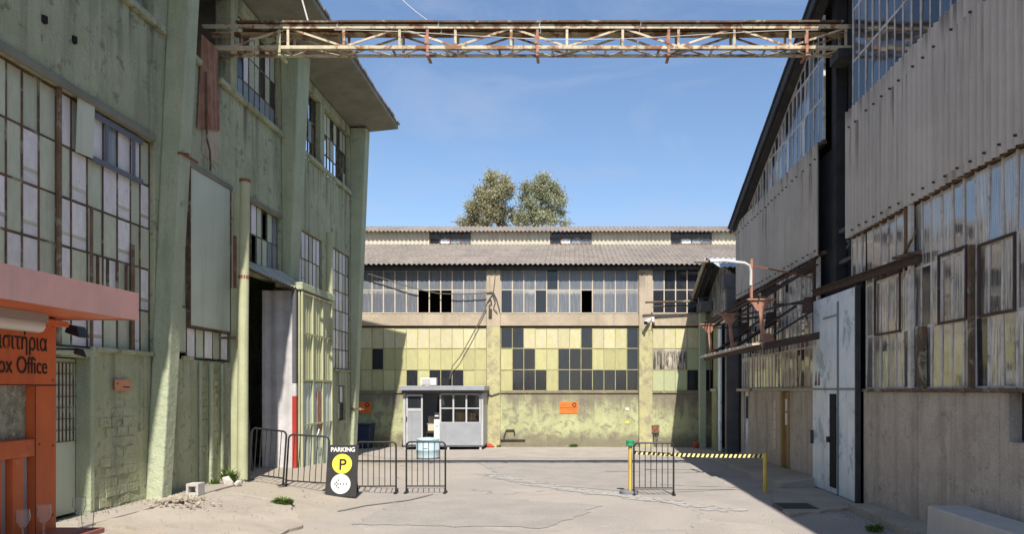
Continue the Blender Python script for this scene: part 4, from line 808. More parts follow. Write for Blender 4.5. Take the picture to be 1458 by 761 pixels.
# far shed
RK = 0.353
def rake(y): return 10.8 - (y - 17.0) * RK
part('wall', MB().box(RX, RX + 0.3, 17.38, 19.6, -0.3, 2.17).box(RX, RX + 0.3, 20.22, 24.2, -0.3, 2.17).box(RX, RX + 0.3, 24.75, 25.2, -0.3, 2.17), brown_conc, far, bevel=0.012, split=True)
part('sill', MB().box(RX - 0.06, RX + 0.04, 17.36, 25.2, 2.17, 2.25).box(RX - 0.16, RX - 0.06, 23.4, 25.2, 2.16, 2.24), brown_conc, far, bevel=0.01, split=True)
yf = lin(17.38, 25.2, 0.34)
rglaze(far, yf, [2.26, 3.2, 4.16, 5.2], lambda i, j: glass_right2 if R.random() < 0.6 else (glass_right if R.random() < 0.6 else glass_dark), bar=0.045)
clad(far, 17.02, 25.62, 5.2, 7.7, (7.33, 5.30))
part('cladding_rail', MB().box(RX, RX + 0.1, 17.0, 25.6, 5.21, 5.27).box(RX, RX + 0.1, 17.0, 25.6, 7.64, 7.72), rust_bar, far, split=True)
rglaze(far, lin(17.05, 25.5, 0.338), [7.74, 8.68, 9.55, 10.6], lambda i, j: [glass_high, glass_right2, glass_high, glass_dark][R.randrange(4)], topz=lambda y: rake(y) - 0.30)
part('post', MB().box(5.72, 6.0, 25.22, 25.6, -0.3, 7.5), dark_steel, far)
rfp = MB()
for i in range(9):                           # overlapping dark sheets along the gable edge
    y0 = 15.4 + i * 1.16; y1 = y0 + 1.22; a = rake(y0) + 0.012 * (i % 2); b = rake(y1) + 0.012 * (i % 2)
    rfp.hexa([(5.20, y0, a - 0.06), (20, y0, a - 0.06), (20, y1, b - 0.06), (5.20, y1, b - 0.06), (5.20, y0, a), (20, y0, a), (20, y1, b), (5.20, y1, b)])
part('roof', rfp, dark_steel, far)
part('barge_board', MB().beam((5.26, 15.5, rake(15.5) - 0.2), (5.26, 25.75, rake(25.75) - 0.2), 0.05, 0.22).beam((5.42, 16.0, rake(16.0) - 0.26), (5.42, 25.6, rake(25.6) - 0.26), 0.22, 0.1), dark_steel, far, split=True)
part('end_wall', MB().box(RX + 0.14, 20, 25.42, 25.6, -0.3, 7.55).box(RX + 0.3, RX + 0.32, 17.05, 25.4, -0.3, 7.6).box(19.7, 20, 17, 25.4, -0.3, 7.6), grey_steel, far)
d2 = part('door', MB().box(RX + 0.06, RX + 0.10, 19.62, 20.2, 0.1, 2.15), door_yel, far, label='ochre door with small panes')
for k in range(2):
    for r in range(2): piece('pane', white_pane, d2, (RX + 0.05, 19.78 + 0.27 * k, 1.45 + 0.36 * r), (0.014, 0.18, 0.32))
part('door_frame', MB().box(RX - 0.03, RX + 0.06, 19.55, 19.62, 0.0, 2.16).box(RX - 0.03, RX + 0.06, 20.2, 20.34, 0.0, 2.16), door_yel, d2, split=True)
d3 = part('door', MB().box(RX + 0.04, RX + 0.08, 24.22, 24.73, 0.05, 2.15), blue_door, far, label='pale peeling door under the sill')
piece('pane', glass_dark, d3, (RX + 0.035, 24.48, 1.65), (0.012, 0.28, 0.7))
for k in range(5): piece('glass_block', peach_m, far, (RX - 0.004, 20.95, 0.72 + 0.27 * k), (0.03, 0.22, 0.22))
part('wall_seam', MB().box(RX - 0.012, RX - 0.001, 23.0, 23.04, 0.1, 2.15), tan_conc, far)
part('steel_column', MB().box(5.12, 5.52, 25.65, 25.95, -0.3, 5.6).box(5.02, 5.62, 25.62, 26.0, 5.6, 6.05), grey_steel, far, bevel=0.008)

# ------------------------------------------------------------------ annex between the far shed and the back shed
ann = thing('link_annex', 'small gabled annex with pale metal roof between grey and yellow sheds', 'annex', (5.6, 28.5, 0))
an = 5.28
part('wall', MB().box(an + 0.05, an + 0.2, 28.55, 29.55, -0.3, 2.15).box(an + 0.1, an + 0.25, 28.6, 29.5, 2.15, 4.6), S('pale_green_render', (0.28, 0.30, 0.17), (0.22, 0.23, 0.14), 2, bump=0.4, rough=0.9), ann, split=True)
part('sill', MB().box(an - 0.0, an + 0.2, 28.5, 29.58, 2.15, 2.25), green_pil, ann)
part('post', MB().box(4.98, 5.24, 30.25, 30.5, -0.3, 5.25), green_pil, ann, bevel=0.01)
part('box_gutter', MB().box(4.93, 5.35, 29.6, 30.7, 5.26, 5.62), grey_steel, ann, bevel=0.01)
part('door', MB().box(an, an + 0.05, 27.55, 28.05, 0, 4.6), blue_door, ann)
part('doorpost', MB().box(an - 0.02, an + 0.1, 26.35, 26.5, 0, 1.3), yel_post, ann)
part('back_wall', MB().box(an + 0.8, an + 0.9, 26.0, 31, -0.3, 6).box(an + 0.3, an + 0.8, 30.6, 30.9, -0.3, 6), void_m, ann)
part('gable', MB().prism([(an + 0.1, 26.0, 4.7), (an + 0.1, 30.6, 4.7), (an + 0.1, 30.6, 5.9), (an + 0.1, 27.95, 6.75), (an + 0.1, 26.0, 6.1)], (0.08, 0, 0)).box(an + 0.0, an + 0.12, 26.0, 30.6, 4.55, 4.7), glass_right2, ann)
part('gable_rail', MB().beam((an + 0.03, 26.0, 4.76), (an + 0.03, 30.4, 4.76), 0.08, 0.1), tan_conc, ann)
va = Vector((0, 1, -0.32)).normalized()
part('roof_slope', MB().prism([(4.82, 27.9, 6.97), (4.82, 31.0, 5.98), (4.82, 31.0, 5.90), (4.82, 27.9, 6.88)], (3.2, 0, 0)), dark_steel, ann)
part('barge_board', MB().beam((4.80, 27.95, 6.90), (4.80, 30.98, 5.92), 0.05, 0.2), tan_conc, ann)
part('rafter', MB().beam((4.9, 28.2, 6.66), (4.9, 30.6, 5.86), 0.05, 0.1).beam((5.1, 28.2, 6.66), (5.1, 30.6, 5.86), 0.05, 0.1), dark_steel, ann, split=True)
u2 = Vector((0, 1, 0.30)).normalized()
for k in range(4):
    part('roof_sheet', MB().corr((4.84 + k * 0.8, 25.66, 6.30), (1, 0, 0), u2, Vector((0, -0.3, 1)).normalized(), 0.796, 2.35, 0.2, 0.02, t=0.008), metal_roof, ann)

# ------------------------------------------------------------------ lattice bridge across the yard
gan = thing('lattice_bridge', 'rusty cream lattice girder bridge spanning high between both factories', 'bridge', (-1, 16.1, 9.24))
gy0, gy1, gzt, gzb = 15.92, 16.26, 9.72, 9.24; gx0, gx1 = -7.62, 5.75
sag = lambda x: 0.0
ch = MB()
for y in (gy0, gy1):
    for z in (gzt, gzb): ch.box(gx0, gx1, y - 0.045, y + 0.045, z - 0.012, z + 0.012).box(gx0, gx1, y - 0.045 if y == gy0 else y + 0.033, y - 0.033 if y == gy0 else y + 0.045, z + (-0.075 if z == gzt else 0.012), z + (-0.012 if z == gzt else 0.055))
part('chord', ch, gantry_paint, gan)
po = [-7.0 + 1.148 * k for k in range(12)]
for fy in (gy0 - 0.02, gy1 + 0.02):
    pst = MB(); dg = MB()
    for k, x in enumerate(po):
        part('post', MB().box(x - 0.026, x + 0.026, fy - 0.012, fy + 0.012, gzb + 0.012, gzt - 0.012), gantry_paint, gan)
    for k in range(11):
        a, b = po[k], po[k + 1]
        p, q = ((a, gzb + 0.05), (b, gzt - 0.05)) if k % 2 == 0 else ((a, gzt - 0.05), (b, gzb + 0.05))
        part('diagonal', MB().beam((p[0], fy + 0.02, p[1]), (q[0], fy + 0.02, q[1]), 0.02, 0.042, up=(0, 0, 1)), gantry_paint, gan)
lc = MB()
for k in range(23):
    a = -7.0 + 0.549 * k; b = a + 0.549; lc.beam((a, gy0 if k % 2 else gy1, gzb - 0.01), (b, gy1 if k % 2 else gy0, gzb - 0.01), 0.05, 0.012)
    if k % 2 == 0: lc.beam((a, gy0, gzb - 0.004), (a, gy1, gzb - 0.004), 0.05, 0.012)
part('bottom_lacing', lc, gantry_paint, gan)
tp = MB()
for k in range(6): tp.box(-6.9 + k * 2.08, -6.9 + (k + 1) * 2.08 - 0.02, gy0 - 0.10, gy1 + 0.12, gzt + 0.03 + 0.008 * (k % 2), gzt + 0.065 + 0.008 * (k % 2))
part('deck_plate', tp, rust_bar, gan)
for x in (-6.02, -2.98, -0.72, 1.98, 4.82):
    part('hanger', MB().box(x - 0.028, x + 0.028, gy0 - 0.06, gy0 - 0.047, gzb - 0.10, gzt - 0.10).box(x - 0.055, x + 0.02, gy0 - 0.075, gy0 - 0.061, gzb + 0.08, gzb + 0.26).box(x - 0.03, x + 0.03, gy0 - 0.06, gy1, gzb - 0.16, gzb - 0.12), pier_m if x < -6 else rust_pale, gan, bevel=0.006)
part('end_bearing', MB().box(5.45, 5.8, gy0 - 0.1, gy1 + 0.1, gzb - 0.2, gzb - 0.02), dark_steel, gan, split=True)
part('service_wire', MB().tube([(-4.9 + i * 0.5, gy0 - 0.03, 9.62 - 0.2 * math.sin(math.pi * i / 20) ** 2) for i in range(21)], 0.008), cable_pale, gan)
def wire(pts, r, label, mat=cable_m, sag_=0.0):
    p = [Vector(q) for q in pts]; o = []
    for i in range(len(p) - 1):
        for k in range(8): t = k / 8; q = p[i].lerp(p[i + 1], t); q.z -= sag_ * 4 * t * (1 - t); o.append(q)
    o.append(p[-1]); return solo('cable', MB().tube(o, r, 5), mat, label, 'cable', tuple(p[0]), smooth=True)
wire([(-5.85, 16.3, 10.98), (-5.45, 15.95, 9.80)], 0.016, 'short pale cable hanging from the eave to the bridge', cable_pale)
wire([(-5.0, 20.0, 13.0), (-2.7, 16.3, 9.80)], 0.010, 'thin pale wire crossing the sky above the bridge', cable_pale, 0.15)

# ------------------------------------------------------------------ rusty canopy on the far shed
can = thing('rusty_canopy', 'rusty steel canopy hung on tie rods from the far grey shed', 'canopy', (4.8, 20.5, 3.2))
dk = MB().hexa([(4.16, 16.9, 3.10), (5.46, 16.9, 3.36), (5.46, 24.2, 3.36), (4.16, 24.2, 3.20), (4.16, 16.9, 3.18), (5.46, 16.9, 3.44), (5.46, 24.2, 3.44), (4.16, 24.2, 3.28)])
part('deck', dk, rust_bar, can)
ed = MB()
for k in range(14):
    y = 17.1 + k * 0.505; ed.hexa([(3.98, y, 3.19), (4.34, y, 3.22), (4.34, y + .47, 3.22), (3.98, y + .47, 3.19), (3.98, y, 3.235 + R.uniform(0, .03)), (4.34, y, 3.26), (4.34, y + .47, 3.26), (3.98, y + .47, 3.235 + R.uniform(0, .03))])
part('edge_tiles', ed, S('limed_edge', (0.62, 0.57, 0.50), (0.46, 0.40, 0.34), 6, bump=0.4, rough=0.9), can)
part('edge_beam', MB().beam((5.42, 16.92, 3.40), (4.12, 16.88, 3.14), 0.08, 0.16).beam((4.14, 16.9, 3.14), (4.14, 24.2, 3.16), 0.06, 0.08), rust_dark, can)
for y in (17.35, 20.7, 23.9):
    b = part('bracket', MB().beam((4.30, y, 3.22), (4.20, y, 4.20), 0.08, 0.075, up=(0, 1, 0)), rust_pale, can)
    part('gusset', MB().prism([(3.98, y - 0.03, 4.22), (4.50, y - 0.03, 4.22), (4.40, y - 0.03, 4.12), (4.27, y - 0.03, 3.96), (4.14, y - 0.03, 3.98)], (0, 0.06, 0)).box(3.92, 4.56, y - 0.07, y + 0.07, 4.22, 4.25).prism([(4.18, y - 0.02, 3.28), (4.56, y - 0.02, 3.30), (4.50, y - 0.02, 3.44), (4.40, y - 0.02, 3.49), (4.30, y - 0.02, 3.46)], (0, 0.04, 0)).box(4.1, 4.64, y - 0.1, y + 0.1, 3.24, 3.28), rust_pale, b, split=True)
    part('tie_rod', MB().beam((4.3, y, 4.27), (5.5, y - 0.05, 5.02), 0.035, 0.045), rust_dark, can)
    part('strut', MB().beam((4.5, y, 4.12), (5.5, y, 4.16), 0.035, 0.045).beam((4.5, y, 3.42), (5.5, y, 4.05), 0.035, 0.045), dark_steel, can, split=True)
    if y > 18: part('brace', MB().beam((4.42, y, 3.40), (5.44, y - 1.9, 4.25), 0.04, 0.05), rust_dark, can); part('brace', MB().beam((4.34, y, 4.16), (5.44, y - 2.6, 4.30), 0.035, 0.045), rust_dark, can)
    if y > 18: part('brace', MB().beam((4.40, y, 4.20), (5.44, y - 1.2, 4.98), 0.035, 0.045), rust_dark, can)
    part('wall_plate', MB().box(5.40, 5.46, y - 0.04, y + 0.04, 3.45, 5.15), rust_dark, can)
    part('gusset', MB().prism([(5.42, y - 0.02, 4.85), (5.42, y - 0.02, 5.16), (5.0, y - 0.02, 4.86), (5.1, y - 0.02, 4.74)], (0, 0.04, 0)).prism([(5.42, y - 0.02, 3.95), (5.42, y - 0.02, 4.3), (5.2, y - 0.02, 4.28), (5.15, y - 0.02, 3.92)], (0, 0.04, 0)), rust_dark, can, split=True)
part('top_rail', MB().beam((4.18, 17.2, 4.30), (4.18, 24.1, 4.26), 0.035, 0.04).beam((4.06, 24.0, 4.26), (5.45, 17.5, 5.12), 0.035, 0.045).beam((4.22, 24.0, 4.22), (5.45, 18.2, 4.98), 0.03, 0.04), rust_dark, can)
# lamp on its post above the canopy
lamp = thing('street_lamp', 'pale curved lamp arm on a rusty post above the rusty canopy', 'lamp', (4.02, 17.35, 4.26))
part('post', MB().tube([(4.02, 17.35, 4.26), (4.02, 17.35, 5.15)], 0.035, 8), rust_pale, lamp, smooth=True)
part('arm', MB().tube([(4.0, 17.33, 4.55), (4.0, 17.33, 4.88), (3.96, 17.3, 4.99), (3.84, 17.25, 5.04), (3.4, 17.2, 5.08), (3.25, 17.2, 5.08)], 0.033, 8), S('pale_galvanised', (0.60, 0.62, 0.60), bump=0, rough=0.5), lamp, smooth=True)
part('head', MB().hexa([(3.06, 17.16, 5.05), (3.27, 17.16, 5.05), (3.27, 17.24, 5.05), (3.06, 17.24, 5.05), (3.07, 17.17, 5.095), (3.27, 17.17, 5.10), (3.27, 17.23, 5.10), (3.07, 17.23, 5.095)]), S('lamp_head', (0.50, 0.58, 0.54), bump=0, rough=0.4), lamp, bevel=0.015)
part('lens', MB().box(2.72, 3.02, 17.13, 17.27, 5.04, 5.085), S('lamp_tray', (0.26, 0.22, 0.20), bump=0, rough=0.5), lamp, bevel=0.01)
part('stay', MB().beam((4.02, 17.35, 5.0), (5.4, 17.3, 4.72), 0.03, 0.03), rust, lamp)

# ------------------------------------------------------------------ ticket kiosk, near left
kio = thing('ticket_kiosk', 'orange box office kiosk with an overhanging pink roof and glazed hatch', 'kiosk', (-4.9, 4.0, 0.1))
KX, KE = -3.74, 5.6
kb = MB().box(-6.2, KX, 1.2, KE, 2.02 + 0.21, 2.72)         # lintel band carrying the lettering
kb.box(KX - 0.10, KX, 5.38, KE, 1.18, 2.23).box(KX - 0.10, KX, 1.2, 5.38, 1.74, 1.86).box(KX - 0.25, KX, 1.2, KE, 0.0, 1.16)
kb.box(-6.2, KX - 0.10, KE - 0.08, KE, 0.0, 2.23).box(-6.2, -6.1, 1.2, KE - 0.08, 0, 2.23)
for y in (5.23, 5.03, 4.66, 4.3): kb.box(KX - 0.09, KX - 0.004, y - 0.055, y + 0.04, 1.16, 1.74)
part('body', kb, orange_m, kio, bevel=0.006)
part('counter', MB().hexa([(-4.0, 1.2, 1.162), (-3.40, 1.2, 1.162), (-3.40, 5.62, 1.162), (-4.0, 5.62, 1.162), (-4.0, 1.2, 1.20), (-3.40, 1.2, 1.20), (-3.40, 5.62, 1.20), (-4.0, 5.62, 1.20)]), S('counter_brown', (0.33, 0.13, 0.09), (0.28, 0.11, 0.08), 3, bump=0.05, rough=0.5), kio, bevel=0.006)
ro = MB().box(-6.5, -3.215, 1.0, 5.69, 2.722, 2.90)
part('roof', ro, orange_m, kio, bevel=0.004)
for y0, y1 in ((1.0, 2.6), (2.603, 4.2), (4.203, 4.78), (4.783, 5.70)): part('fascia_sheet', MB().box(-3.213, -3.20, y0, y1, 2.715, 2.915), fascia_m, kio)
part('fascia_sheet', MB().box(-6.5, -3.214, 5.692, 5.703, 2.715, 2.915), fascia_m, kio)
piece('pane', wall_view_m, kio, (KX - 0.07, 3.3, 2.045), (0.012, 4.15, 0.37))
for y0, y1 in ((5.075, 5.17), (4.70, 4.97), (4.345, 4.60), (5.275, 5.375)): piece('pane', grey_film, kio, (KX - 0.06, (y0 + y1) / 2, 1.45), (0.010, y1 - y0, 0.57))
lt = part('fluorescent_light', MB().box(KX + 0.04, KX + 0.16, 3.7, 5.28, 2.66, 2.72), S('light_housing', (0.35, 0.30, 0.26), bump=0, rough=0.5), kio)
part('tube_cover', MB().tube([(KX + 0.10, 3.72, 2.64), (KX + 0.10, 5.27, 2.64)], 0.05, 10), lamp_m, lt, smooth=True)
part('cable_trunking', MB().box(KX + 0.002, KX + 0.05, 5.29, 5.66, 2.66, 2.70), orange_m, kio)
part('panel_seam', MB().box(KX + 0.0005, KX + 0.0025, 5.375, 5.381, 1.2, 2.23).box(KX + 0.0005, KX + 0.0025, 1.2, 5.6, 2.232, 2.238), ink_m, kio, split=True)
for y_, z_ in ((5.56, 2.66), (5.56, 2.27), (5.56, 1.8), (5.56, 1.3), (5.42, 1.82), (5.0, 1.82), (4.6, 1.82)): part('screw', MB().tube([(KX, y_, z_), (KX + 0.004, y_, z_)], 0.007, 8), rust_dark, kio)
text('Εισιτήρια', 0.165, ink_m, kio, (KX + 0.003, 4.955, 2.475), (math.radians(90), 0, math.radians(90)), sx=0.76)
text('Box Office', 0.165, ink_m, kio, (KX + 0.003, 4.955, 2.315), (math.radians(90), 0, math.radians(90)), sx=0.76)
def floodlight(loc, k, turn, label, mount):
    t = thing('floodlight', label, 'floodlight', loc, 'floodlights beside the kiosk')
    x, y, z = loc; q = lambda a, b, c: (x + (a * math.cos(turn) - b * math.sin(turn)) * k, y + (a * math.sin(turn) + b * math.cos(turn)) * k, z + c * k)
    part('housing', MB().hexa([q(-.08, -.1, -.03), q(.09, -.1, -.09), q(.09, .1, -.09), q(-.08, .1, -.03), q(-.06, -.08, .06), q(.05, -.08, .04), q(.05, .08, .04), q(-.06, .08, .06)]), black_m, t, bevel=0.006)
    part('lens', MB().hexa([q(-.065, -.085, -.041), q(.08, -.085, -.093), q(.08, .085, -.093), q(-.065, .085, -.041), q(-.065, -.085, -.034), q(.08, -.085, -.086), q(.08, .085, -.086), q(-.065, .085, -.034)]), booth_fr, t)
    part('bracket', MB().tube([q(-.05, 0, .04), mount], 0.008), black_m, t); return t
floodlight((-3.76, 5.86, 2.655), 0.66, 0.0, 'larger upper black floodlight under the kiosk roof corner', (-3.85, 5.6, 2.69))
floodlight((-3.76, 5.90, 2.49), 0.50, 0.5, 'smaller lower black floodlight beside the kiosk wall', (-3.85, 5.6, 2.50))
def wineglass(x, y, z, label, s=1.0):
    prof = [(0.033, 0), (0.033, 0.004), (0.005, 0.012), (0.005, 0.10), (0.025, 0.125), (0.036, 0.155), (0.033, 0.205)]
    t = thing('wine_glass', label, 'wine glass', (x, y, z), 'wine glasses on the kiosk counter')
    part('stem', MB().lathe((x, y, z), [(r * s, h * s) for r, h in prof[:4]], 12), wine_glass_m, t, smooth=True)
    m = MB(); b = [(r * s, h * s) for r, h in prof[3:]]; m.lathe((x, y, z), b, 12); part('bowl', m, wine_glass_m, t, smooth=True)
wineglass(-3.50, 4.92, 1.20, 'leftmost wine glass before the orange kiosk bar', 1.15)
wineglass(-3.47, 5.07, 1.20, 'middle wine glass on the brown kiosk counter', 1.2)
wineglass(-3.46, 5.42, 1.20, 'wine glass at the far end of the kiosk counter', 1.2)
solo('tumbler', MB().lathe((-3.47, 5.53, 1.20), [(0.034, 0), (0.042, 0.13)], 14), wine_glass_m, 'short clear tumbler at the counter end behind a wine glass', 'glass', (-3.47, 5.53, 1.20), smooth=True)

# ------------------------------------------------------------------ signs on walls
def wsign(name, x0, x1, z0, z1, y, label, group):
    t = thing(name, label, 'sign', ((x0 + x1) / 2, y, z0), group); h = z1 - z0; k = 0.02
    part('panel', MB().box(x0, x1, y - 0.02, y, z0 + h * 0.5 + k / 2, z1), orange_sign, t); part('panel', MB().box(x0, x1, y - 0.02, y, z0, z0 + h * 0.5 - k / 2), orange_sign, t)
    ring = MB(); cx, cz_ = x1 - 0.15, z0 + h * 0.76; n = 18
    for i in range(n):
        a, b = 2 * math.pi * i / n, 2 * math.pi * (i + 1) / n
        q = [(cx + r * math.cos(u), cz_ + r * math.sin(u)) for r, u in ((.05, a), (.09, a), (.09, b), (.05, b))]
        ring.prism([(p[0], y - 0.026, p[1]) for p in q], (0, 0.005, 0))
    part('emblem', ring, ink_m, t)
    part('lettering', MB().box(x0 + 0.1, x0 + 0.2, y - 0.024, y - 0.0205, z0 + h * 0.74, z0 + h * 0.79).box(x1 - 0.42, x1 - 0.08, y - 0.024, y - 0.0205, z0 + h * 0.33, z0 + h * 0.355).box(x1 - 0.26, x1 - 0.08, y - 0.024, y - 0.0205, z0 + h * 0.15, z0 + h * 0.175), S('faint_red_ink', (0.45, 0.08, 0.02), bump=0, fine=0, rough=0.5), t)
wsign('wall_sign', BX(797), BX(823), BZ(589.5), BZ(573), BY, 'orange two-panel sign in sun on the mossy back wall', 'orange signs on the back wall')
wsign('wall_sign', BX(501), BX(528.5), BZ(589), BZ(573), BY, 'orange two-panel sign in shade beside the green factory corner', 'orange signs on the back wall')
ys0, ys1 = LD(160), LD(182); zs0, zs1 = LZ(170, 557), LZ(170, 541)
pl = thing('wall_plate', 'small faded orange plaque on green wall left of the pilaster', 'plaque', (LX, (ys0 + ys1) / 2, zs0))
part('panel', MB().box(LX + 0.03, LX + 0.05, ys0, ys1, zs0, zs1), S('faded_orange', (0.62, 0.27, 0.15), (0.52, 0.22, 0.12), 5, bump=0, rough=0.4), pl)
part('lettering', MB().box(LX + 0.0505, LX + 0.052, ys0 + 0.2, ys1 - 0.03, zs0 + 0.05, zs0 + 0.07).box(LX + 0.0505, LX + 0.052, ys0 + 0.04, ys0 + 0.08, zs0 + 0.1, zs0 + 0.12), ink_m, pl)

# ------------------------------------------------------------------ guard booth
FY = 29.3; FK = FY / 1100
def FX(px): return (px - 815) * FK
def FZ(py): return CH + (556 - py) * FK
bo = thing('guard_booth', 'small grey metal guard booth with an open door and flat roof', 'booth', (FX(631), FY + 0.6, 0))
xl, xr, yb, zf, zt = FX(574), FX(688), BY - 0.22, 0.10, FZ(560.5)
part('roof', MB().box(FX(570.5), FX(691), FY - 0.28, yb + 0.05, FZ(556.5), FZ(550)), booth_m, bo, bevel=0.015)
part('soffit', MB().box(FX(573), FX(689), FY - 0.15, yb, zt, FZ(556.6)), grey_steel, bo)
part('floor', MB().box(xl, xr, FY, yb, zf - 0.06, zf), grey_steel, bo)
part('wall', MB().box(xl, xr, yb - 0.04, yb, zf, zt).box(xl, xl + 0.03, FY + 0.04, yb - 0.04, zf, zt).box(xr - 0.03, xr, FY + 0.04, yb - 0.04, zf, zt), booth_m, bo)
part('front_panel', MB().box(FX(626), FX(686), FY, FY + 0.04, zf, FZ(602.5)), booth_m, bo, bevel=0.006)
wf = MB(); wx = [FX(627), FX(645.5), FX(664), FX(683.5)]; wz = [FZ(602.5), FZ(582), FZ(562)]
for x in wx: wf.box(x - 0.03, x + 0.03, FY, FY + 0.05, wz[0], wz[2])
for z in wz:
    for i in range(3): wf.box(wx[i] + 0.03, wx[i + 1] - 0.03, FY + 0.002, FY + 0.048, z - 0.022, z + 0.022)
wfo = part('window', wf, booth_fr, bo)
for i in range(3):
    for j in range(2): piece('pane', booth_glass, wfo, ((wx[i] + wx[i + 1]) / 2, FY + 0.025, (wz[j] + wz[j + 1]) / 2), (wx[i + 1] - wx[i] - 0.06, 0.008, wz[j + 1] - wz[j] - 0.044))
part('post', MB().box(xl, xl + 0.09, FY - 0.01, FY + 0.04, zf, zt), booth_fr, bo); part('post', MB().box(xr - 0.07, xr, FY - 0.01, FY + 0.04, zf, zt), booth_fr, bo)
for px in (576, 602, 638, 684): part('foot', MB().box(FX(px) - 0.04, FX(px) + 0.04, FY + 0.02, FY + 0.1, -0.1, zf - 0.06), booth_fr, bo)
dx0, dx1 = FX(578.5), FX(602)
dr = MB().box(dx0, dx0 + 0.06, FY - 0.03, FY + 0.01, zf + 0.03, FZ(562)).box(dx1 - 0.06, dx1, FY - 0.03, FY + 0.01, zf + 0.03, FZ(562)).box(dx0 + 0.06, dx1 - 0.06, FY - 0.03, FY + 0.01, FZ(565), FZ(562)).box(dx0 + 0.06, dx1 - 0.06, FY - 0.03, FY + 0.01, FZ(586), FZ(582)).box(dx0 + 0.06, dx1 - 0.06, FY - 0.03, FY + 0.01, zf + 0.03, zf + 0.12)
dro = part('door', dr, booth_fr, bo)
part('door_panel', MB().box(dx0 + 0.061, dx1 - 0.061, FY - 0.018, FY - 0.004, zf + 0.121, FZ(586.1)), booth_m, dro)
piece('pane', glass_dark, dro, ((dx0 + dx1) / 2, FY - 0.01, FZ(573.5)), (dx1 - dx0 - 0.12, 0.008, FZ(565) - FZ(582)))
part('handle', MB().box(dx0 + 0.01, dx0 + 0.04, FY - 0.07, FY - 0.03, FZ(600), FZ(594)), dark_steel, dro)
ac = thing('air_conditioner', 'white air conditioner box standing on the guard booth roof', 'air conditioner', (FX(607), FY + 0.4, FZ(550)))
part('casing', MB().box(FX(596.5), FX(618.5), FY + 0.3, FY + 0.62, FZ(549), FZ(538.5)), white_m, ac, bevel=0.012)
part('grille', MB().box(FX(599), FX(611), FY + 0.285, FY + 0.299, FZ(547.5), FZ(540)), S('ac_grille', (0.45, 0.45, 0.44), bump=0, rough=0.5), ac)
part('foot', MB().box(FX(598), FX(601), FY + 0.3, FY + 0.6, FZ(550) + 0.001, FZ(549)).box(FX(614), FX(617), FY + 0.3, FY + 0.6, FZ(550) + 0.001, FZ(549)), dark_steel, ac, split=True)
wc = thing('water_dispenser', 'white water dispenser standing in the booth doorway', 'water dispenser', (FX(621.5), FY + 0.25, zf))
part('body', MB().box(FX(617.2), FX(625.5), FY + 0.10, FY + 0.34, zf, FZ(598)), white_m, wc, bevel=0.012)
part('panel', MB().box(FX(617.6), FX(625.1), FY + 0.12, FY + 0.32, FZ(598) + 0.001, FZ(588.5)), dark_steel, wc)
part('tap', MB().box(FX(618.5), FX(624), FY + 0.085, FY + 0.119, FZ(594), FZ(592)).box(FX(620.5), FX(622.5), FY + 0.06, FY + 0.084, FZ(607), FZ(605)), white_m, wc)
ch_ = thing('office_chair', 'dark chair with pale back seen through the booth doorway', 'chair', (FX(609.5), FY + 0.55, zf))
part('seat', MB().box(FX(603.8), FX(616), FY + 0.35, FY + 0.75, zf + 0.42, zf + 0.49), ink_m, ch_, bevel=0.02)
part('backrest', MB().box(FX(604), FX(616), FY + 0.70, FY + 0.76, FZ(616), FZ(606)), S('cream_fabric', (0.62, 0.58, 0.42), bump=0.05, rough=0.8), ch_, bevel=0.02)
for sx_ in (604.5, 615.3):
    for yy_ in (0.37, 0.73): part('leg', MB().tube([(FX(sx_), FY + yy_, zf), (FX(sx_), FY + yy_, zf + 0.42)], 0.016, 6), dark_steel, ch_)
def carton(x0, x1, z0, z1, y0, label, m=card_m, flap=True):
    t = thing('cardboard_box', label, 'box', ((x0 + x1) / 2, y0, z0), 'boxes in the guard booth'); part('carton', MB().box(x0, x1, y0, y0 + 0.3, z0, z1), m, t, bevel=0.006)
    part('tape', MB().box((x0 + x1) / 2 - 0.025, (x0 + x1) / 2 + 0.025, y0 - 0.003, y0 - 0.0005, z0, z1), S('tape', (0.52, 0.40, 0.26), bump=0, rough=0.3), t)
part('shelf', MB().box(FX(627), FX(686), FY + 0.06, FY + 0.5, FZ(602), FZ(600.6)), booth_m, bo)
carton(FX(648), FX(661), FZ(600.5), FZ(588), FY + 0.14, 'left cardboard box with flap marks behind the booth window')
carton(FX(664), FX(677), FZ(600.5), FZ(588.5), FY + 0.12, 'right plain cardboard box behind the booth window')
carton(FX(604), FX(614), FZ(604.5), FZ(594), FY + 0.8, 'pale carton on the shelf in the booth doorway', S('pale_card', (0.60, 0.50, 0.40), bump=0, rough=0.8))
part('shelf', MB().box(FX(603), FX(617), FY + 0.7, yb - 0.05, FZ(606), FZ(604.6)), booth_m, bo)
solo('jacket', MB().hexa([(FX(616.5), FY + 0.7, FZ(598)), (FX(622), FY + 0.7, FZ(598)), (FX(622), FY + 0.8, FZ(598)), (FX(616.5), FY + 0.8, FZ(598)), (FX(618.5), FY + 0.72, FZ(567)), (FX(621), FY + 0.72, FZ(567)), (FX(621), FY + 0.78, FZ(567)), (FX(618.5), FY + 0.78, FZ(567))]), ink_m, 'dark jacket hanging inside the booth doorway', 'jacket', (FX(619), FY + 0.75, FZ(598)), bevel=0.02)
solo('cloth', MB().hexa([(FX(628.5), FY + 0.09, FZ(578)), (FX(633), FY + 0.09, FZ(578)), (FX(633), FY + 0.13, FZ(578)), (FX(628.5), FY + 0.13, FZ(578)), (FX(629), FY + 0.1, FZ(567)), (FX(630.5), FY + 0.1, FZ(567)), (FX(630.5), FY + 0.12, FZ(567)), (FX(629), FY + 0.12, FZ(567))]), white_m, 'white cloth hanging in the upper left booth window', 'cloth', (FX(630), FY + 0.1, FZ(578)), bevel=0.01)

